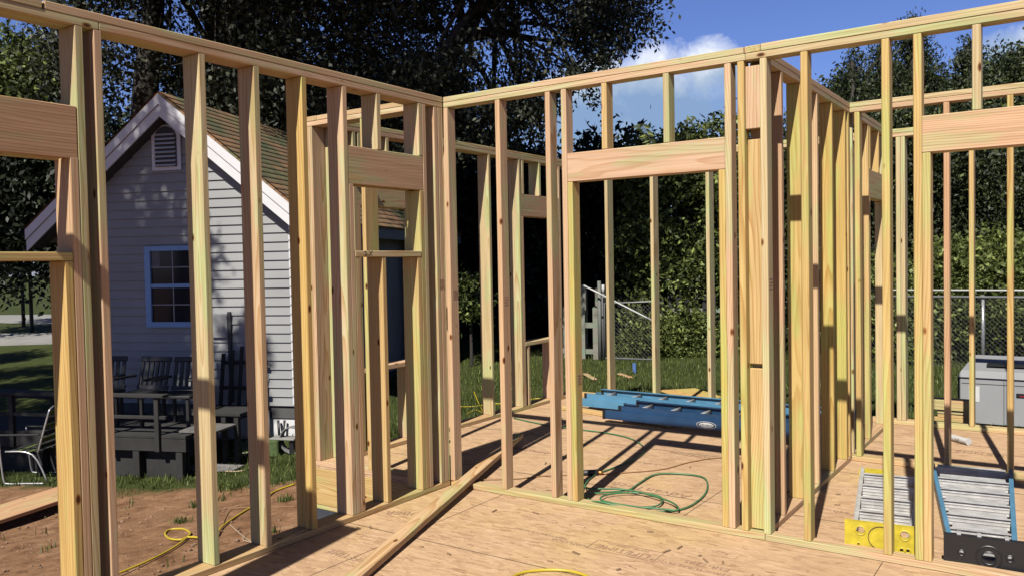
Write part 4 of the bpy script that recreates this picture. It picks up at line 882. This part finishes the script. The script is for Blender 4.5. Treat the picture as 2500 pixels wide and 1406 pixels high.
def tree(name, label, cat, trunk, crown, nleaf, size, mat, trunk_r=.2, limbs=10, group=None, barkmat=None, drop=.0, aspect=2.1, twigs=0, shell=.55):
    base = Vector(trunk[0]); base_z = base.copy()
    t = thing(name, label, cat, base, 0, group)
    tp = [Vector(p) for p in trunk]; sm = smooth_path(tp, 6); n = len(sm)
    bm = bmesh.new(); tube_mesh(bm, [p - base for p in sm], trunk_r, 10, [trunk_r * (1.25 - .8 * i / (n - 1)) for i in range(n)])
    cs = [Vector(c[0]) for c in crown]; rs = [c[1] for c in crown]
    order = list(range(len(cs))); random.shuffle(order)
    for k in order[:limbs]:
        j = random.randint(int(n * .45), n - 1); s = sm[j]; e = cs[k]; mid = s.lerp(e, .5) + Vector((random.uniform(-.3, .3), random.uniform(-.3, .3), .25))
        lp = smooth_path([s, mid, e], 4); r0 = trunk_r * random.uniform(.28, .5); tube_mesh(bm, [p - base for p in lp], r0, 6, [r0 * (1 - .85 * i / (len(lp) - 1)) for i in range(len(lp))])
        for _ in range(twigs):
            s2 = lp[random.randint(3, len(lp) - 1)]; e2 = e + Vector((random.gauss(0, 1), random.gauss(0, 1), random.gauss(0, 1))) * rs[k] * .75
            tube_mesh(bm, [s2 - base, s2.lerp(e2, .5) - base + Vector((0, 0, .06)), e2 - base], .012, 3, [.018, .012, .004], False)
    bmobj('trunk', bm, barkmat or BARK, t, True)
    q = leaf_quads(cs, rs, nleaf, size, drop=drop, aspect=aspect, shell=shell); q -= np.array(base)[None, None, :]
    quads('crown', q, mat, t); return t
R_ = random.uniform
def clump_px(n, pxr, pyr, dr, rr):
    out = []
    for _ in range(n):
        px = R_(*pxr); py = pyr(px) if callable(pyr) else R_(*pyr); out.append((D(px, py, R_(*dr)), R_(*rr)))
    return out
# big oak behind the house: trunk shows over the ridge, crown spreads far overhead
def lowL(px):   # lower edge of the left crown
    return 250 if px < 620 else 330
c1 = clump_px(75, (130, 700), lambda px: R_(-420, 215), (15, 21), (.7, 1.3)) + clump_px(30, (100, 700), lambda px: R_(-900, -420), (11, 18), (1.2, 2.0)) + clump_px(16, (480, 760), lambda px: R_(150, 330), (20, 23), (.9, 1.3))
b0 = GG(352, 900); b0 = D(338, 640, 18); b0.z = -.9
tree('oak_tree', 'huge dark oak with a leaning trunk rising behind the ridge of the grey house', 'tree', [b0, D(352, 300, 18), D(372, 60, 18), D(400, -300, 17.5), D(470, -600, 17)], c1, 120000, .115, LEAF_OAK, .27, 26, twigs=3)
c1b = clump_px(62, (560, 1080), lambda px: R_(-420, 250), (14, 20), (.7, 1.3)) + clump_px(20, (600, 1000), lambda px: R_(-900, -420), (10, 16), (1.2, 2.0)) + clump_px(26, (700, 1100), lambda px: R_(180, 420), (19, 23), (.9, 1.3))
b1 = D(545, 640, 20.5); b1.z = -.6
tree('oak_tree', 'second tall dark oak with a straight trunk standing behind the house roof', 'tree', [b1, D(535, 250, 20.5), D(525, 0, 20), D(540, -300, 19.5), D(620, -600, 18)], c1b, 120000, .115, LEAF_OAK, .28, 26, twigs=3)
def low2(px):
    pts = [(950, 420), (1100, 400), (1200, 350), (1300, 300), (1370, 250), (1450, 160), (1550, 110), (1620, 40), (1700, -40)]
    for (a, ya), (b_, yb) in zip(pts, pts[1:]):
        if px <= b_: return ya + (yb - ya) * (px - a) / (b_ - a)
    return -40
c2 = clump_px(85, (960, 1580), lambda px: R_(-350, low2(px) - 35), (13, 17), (.4, .85)) + clump_px(20, (950, 1260), lambda px: R_(-950, -620), (11, 13), (1.0, 1.7)) + clump_px(45, (960, 1600), lambda px: low2(px) - R_(5, 60), (13, 15.5), (.22, .45)) + [(D(1440, 225, 14), .2), (D(1452, 250, 14), .17), (D(1590, 80, 14), .3), (D(1320, 320, 14), .25), (D(1230, 375, 14), .3)]
b2 = D(1040, 700, 15.5); b2.z = -.4
tree('oak_tree', 'spreading dark oak with drooping leafy branches against the sky above the doorway wall', 'tree', [b2, D(1045, 400, 15.5), D(1090, 155, 15.2), D(1125, 90, 15), D(1180, 0, 14.8), D(1260, -200, 14)], c2, 100000, .095, LEAF_OAK, .2, 30, drop=.8, twigs=4, shell=.4)
# dark thicket masses behind the back room
def mass(name, label, cat, cl, n, size, mat, group=None, r=.12, limbs=8):
    lo = min(cl, key=lambda c: c[0].z)[0]; cx = sum((c[0] for c in cl), Vector()) / len(cl); base = Vector((cx.x, cx.y, ground_z(cx.x, cx.y) - .1))
    return tree(name, label, cat, [base, base.lerp(cx, .5), cx, Vector((cx.x, cx.y, max(c[0].z for c in cl) * .9))], cl, n, size, mat, r, limbs, group)
mass('evergreen_tree', 'black-green evergreen thicket behind the far left windows of the back room', 'tree', clump_px(50, (1100, 1300), lambda px: R_(400, 800), (21, 23), (.95, 1.5)), 34000, .2, LEAF_DARK)
mass('evergreen_tree', 'dark evergreen with ragged pointed tops above the doorway header', 'tree', clump_px(60, (1290, 1530), lambda px: R_(450, 850), (19, 21.5), (.9, 1.35)) + [(D(1435, 365, 19), .38), (D(1445, 338, 19), .18), (D(1405, 395, 19), .35), (D(1470, 390, 19), .35), (D(1310, 380, 19), .32), (D(1260, 372, 19), .28), (D(1545, 370, 19), .4), (D(1600, 375, 19), .35)], 50000, .17, LEAF_DARK)
mass('evergreen_tree', 'dark thicket behind the grey house on the far left', 'tree', clump_px(50, (-150, 300), lambda px: R_(330, 640), (24, 28), (1.3, 2.0)) , 34000, .24, LEAF_DARK, r=.05)
mass('broadleaf_tree', 'sunlit green tree crown beyond the house at the far left', 'tree', clump_px(30, (-60, 125), lambda px: R_(140, 330), (27, 30), (.7, 1.4)) + [(D(20, 90, 27), .5), (D(50, 120, 27), .4)], 26000, .2, LEAF_VINE, r=.05)
mass('evergreen_tree', 'dark trees closing the gap between the oaks and the house roof', 'tree', clump_px(50, (480, 1120), lambda px: R_(230, 640), (24, 27), (1.3, 2.0)), 36000, .24, LEAF_DARK)
# vine covered shrub behind the doorway
mass('vine_shrub', 'tall shrub with large green leaves seen through the doorway', 'shrub', clump_px(80, (1525, 1790), lambda px: R_(370, 850), (16.2, 17.6), (.35, .7)) + [(D(1660, 345, 16.4), .35), (D(1700, 330, 16.4), .35), (D(1770, 312, 16.4), .42), (D(1740, 335, 16.4), .36)], 34000, .12, LEAF_VINE, r=.06)
mass('evergreen_tree', 'dark backdrop shrub standing behind the large leaved shrub', 'shrub', clump_px(44, (1480, 1930), lambda px: R_(400, 840), (18.6, 20.5), (.9, 1.3)), 30000, .19, LEAF_DARK)
# a bare leafy sprig above the header
spg = thing('sprig', 'single feathery leafy sprig rising above the doorway header against the sky', 'branch', D(1592, 400, 13))
sp_pts = smooth_path([D(1592, 400, 13), D(1588, 350, 13), D(1578, 325, 13), D(1566, 303, 13)], 5); off = Vector(spg.location)
bm = bmesh.new(); tube_mesh(bm, [p - off for p in sp_pts], .01, 4, [.012 - .0006 * i for i in range(len(sp_pts))]); bmobj('stem', bm, BARK, spg)
Q = []
for i, p in enumerate(sp_pts[3:]):
    for s in (-1, 1):
        d = (RX * s + Vector((0, 0, -.35)) + FW * R_(-.4, .4)).normalized(); up = Vector((0, 0, 1)); w = d.cross(up).cross(d).normalized() * .016; Ll = .15 * R_(.8, 1.1); a = p - off
        Q.append([a, a + d * Ll * .5 + w, a + d * Ll, a + d * Ll * .5 - w])
quads('leaf', np.array([[list(v) for v in q] for q in Q]), LEAF_VINE, spg)
# right hand hedge and cedars
for i, (pr_, lb) in enumerate((((1880, 2130), 'dark hedge behind the partition at the middle right'), ((2100, 2330), 'dark tall hedge behind the short partition'), ((2310, 2620), 'dark tall hedge at the far right beyond the grey cabinet'))):
    mass('hedge', lb, 'hedge', clump_px(60, pr_, lambda px: R_(330, 860), (15.6, 18), (.8, 1.25)), 72000, .095, LEAF_HEDGE)
def cedar(px, top, w, dep, label, n=26000):
    cl = []
    zt = D(px, top, dep); 
    for k in range(90):
        t = random.random() ** .8; py = top + t * (520 - top); ww = w * (.06 + .94 * t ** .8); cl.append((D(px + R_(-ww, ww), py, dep + R_(-.6, .8) * (ww / 60)), .16 + .75 * t))
    b = D(px, 700, dep); b.z = -.3
    return tree('cedar_tree', label, 'tree', [b, D(px, 400, dep), D(px, top + 30, dep)], cl, int(n * 1.7), .09, LEAF_CEDAR, .14, 12, drop=-.9, aspect=3.2)
cedar(2080, 120, 85, 17, 'leftmost dark green cedar rising behind the partition walls', 30000); cedar(2230, 12, 105, 18, 'tallest cedar with its tip above the top plate', 34000); cedar(2150, 85, 70, 17.5, 'cedar with a narrow tip between the tallest one and the leftmost one'); cedar(2362, 82, 70, 18, 'rightmost pointed cedar above the right header')
mass('evergreen_tree', 'solid dark evergreen mass filling in behind the pointed cedars', 'tree', clump_px(70, (2030, 2410), lambda px: R_(230, 560), (18.5, 20.5), (.7, 1.05)), 60000, .13, LEAF_CEDAR)
cl = clump_px(34, (2430, 2600), lambda px: R_(150, 320), (19, 22), (.5, .95)) + clump_px(14, (2400, 2470), lambda px: R_(230, 320), (19, 21), (.35, .6))
mass('pine_tree', 'round topped dark pine at the right edge of the picture', 'tree', cl, 42000, .11, LEAF_CEDAR)
mass('bush', 'bright green feathery bush behind the chain link fence at the right', 'bush', clump_px(40, (2300, 2560), lambda px: R_(610, 830), (14.3, 15.2), (.35, .65)), 34000, .09, LEAF_BUSH, r=.05)
mass('bush', 'low green bush behind the fence between the partition and the window wall', 'bush', clump_px(30, (2110, 2330), lambda px: R_(660, 870), (14.3, 15.2), (.3, .6)), 20000, .09, LEAF_BUSH, r=.05)
mass('bush', 'leafy creeper at the foot of the chain link gate', 'bush', clump_px(46, (1530, 1740), lambda px: R_(800, 868), (15.7, 16.6), (.2, .42)), 26000, .07, LEAF_BUSH, r=.03)
mass('bush', 'small dark leafy plant at the edge of the far left lawn', 'bush', clump_px(8, (1120, 1160), lambda px: R_(690, 760), (15, 16), (.2, .35)), 2500, .12, LEAF_VINE, r=.03)
# shade tree standing left of the photographer (throws dappled shade on the house)
def shade_clump(target, h):   # point h metres above target towards the sun
    return Vector(target) - ldir / abs(ldir.z) * h
sc_ = []; random.seed(23)
for _ in range(52):
    s_, z_ = R_(-4.2, -1.55), R_(-.6, 3.4); t_ = hloc(s_, -.1, z_); sc_.append((shade_clump(t_, R_(6.0, 8.5)), R_(.35, .62)))
for _ in range(16):
    s_, z_ = R_(-1.35, -.7), R_(-.8, .9); t_ = hloc(s_, -.3, z_); sc_.append((shade_clump(t_, R_(7, 9)), R_(.24, .38)))
for _ in range(60):
    t_ = GG(R_(-120, 330), R_(860, 1110)); t_.z += R_(0, .6); sc_.append((shade_clump(t_, R_(7.5, 10)), R_(.5, .8)))
for _ in range(30):
    t_ = hloc(R_(-9, -3.5), R_(-3.2, .5), -.8); sc_.append((shade_clump(t_, R_(7.5, 10)), R_(.6, .95)))
sbx = Vector((-8.6, -5.2, -.7))
tree('maple_tree', 'leafy shade tree standing outside the picture at left, shading the grey house', 'tree', [sbx, sbx + Vector((.3, 0, 3)), sbx + Vector((.5, .2, 6.5))], sc_, 95000, .16, LEAF_HEDGE, .22, 18)

# grass as ground cover
def grass():
    n = 150000
    ang = rng.random(n); P = []
    x = rng.uniform(-9, 9, n); y = rng.uniform(-1.5, 14, n)
    keep = np.zeros(n, bool); z = np.zeros(n)
    nv = [rng.random(n)]
    dist = .38 * x - .925 * y
    lawn_left = (dist < -2.7 + .35 * np.sin(x * 3.1) + .25 * np.sin(y * 4.7)) & (x < -1.5)
    lawn_back = (y > 4.75 + .18 * np.sin(x * 2.3)) 
    keep = (lawn_left | lawn_back) & ~((x > -1.4) & (y < 4.4))
    # thin out with distance from the camera so near blades stay denser
    dd = np.hypot(x - CAM.x, y - CAM.y); keep &= rng.random(n) < np.clip(1.25 - (dd - 8) / 14, .35, 1)
    x, y = x[keep], y[keep]
    # weed tufts on the dirt
    tx, ty = [], []
    for (px, py, k, s) in ((555, 1190, 420, .16), (330, 1170, 40, .05), (458, 1175, 50, .05), (440, 1277, 80, .05), (700, 1222, 60, .05), (665, 1300, 30, .03), (480, 1235, 40, .05), (1150, 1000, 120, .2), (960, 1060, 700, .35), (965, 1040, 500, .3)):
        c = GG(px, py); tx.append(rng.normal(c.x, s, k)); ty.append(rng.normal(c.y, s * .6, k))
    for _ in range(26):
        cx, cy = R_(-5, -1), R_(-2, 1.2); k = random.randint(3, 10); tx.append(rng.normal(cx, .04, k)); ty.append(rng.normal(cy, .04, k))
    x = np.concatenate([x] + tx); y = np.concatenate([y] + ty); n = len(x)
    z = np.array([ground_z(a, b_) for a, b_ in zip(x, y)]) - .01
    h = rng.uniform(.025, .075, n); th = rng.random(n) * 6.283; ln = rng.normal(0, .5, n) * h
    w = rng.uniform(.004, .008, n)
    dx, dy = np.cos(th) * w, np.sin(th) * w; lx, ly = -np.sin(th) * ln, np.cos(th) * ln
    p = np.stack([x, y, z], 1)
    q = np.stack([p + np.stack([-dx, -dy, 0 * z], 1), p + np.stack([dx, dy, 0 * z], 1), p + np.stack([lx + dx * .3, ly + dy * .3, h + .01], 1), p + np.stack([lx - dx * .3, ly - dy * .3, h + .01], 1)], 1)
    o = quads('grass', q, GRASSM); tag(o, 'short green grass of the back lawn and weed tufts on the dirt', 'grass', kind='stuff')
grass()
# clods and pebbles on the dirt
def clods():
    bm = bmesh.new(); rn = random.Random(9)
    for _ in range(1100):
        x, y = rn.uniform(-5.5, -.35), rn.uniform(-3.2, 1.4)
        if .38 * x - .925 * y < -1.9: continue
        s = rn.uniform(.004, .016) * (1.6 if rn.random() < .08 else 1)
        bmesh.ops.create_icosphere(bm, subdivisions=1, radius=s, matrix=Matrix.Translation((x, y, ground_z(x, y) + s * .2)) @ Matrix.Diagonal((1, rn.uniform(.7, 1.3), .6, 1)))
    for v in bm.verts: v.co += Vector((rn.uniform(-1, 1), rn.uniform(-1, 1), rn.uniform(-1, 1))) * .003
    tag(bmobj('pebbles', bm, simple('clod_soil', (.26, .16, .10), .95, var=.5, scale=3)), 'small clods and pebbles scattered on the bare dirt', 'pebbles', kind='stuff')
clods()
# chips on the floor
bm = bmesh.new(); rn = random.Random(4)
for (x, y) in [(2.05, -.42), (2.10, -.47), (.13, -1.05), (.18, -1.0), (2.4, 1.15), (2.45, .9)] + [(rn.uniform(.1, 3.4), rn.uniform(-1.5, 2.3)) for _ in range(40)]:
    L_ = rn.uniform(.008, .03); abox(bm, -L_, L_, -.005, .005, 0, .006, 0, Matrix.Translation((x, y, .0015)) @ Matrix.Rotation(rn.uniform(0, 3), 4, 'Z'))
tag(bmobj('wood_chips', bm, simple('chip_wood', (.32, .2, .11), .9, var=.4)), 'small wood chips and splinters scattered on the subfloor', 'wood chips', kind='stuff')

S.render.engine = 'CYCLES'
S.cycles.max_bounces = 5; S.cycles.diffuse_bounces = 2; S.cycles.transparent_max_bounces = 8
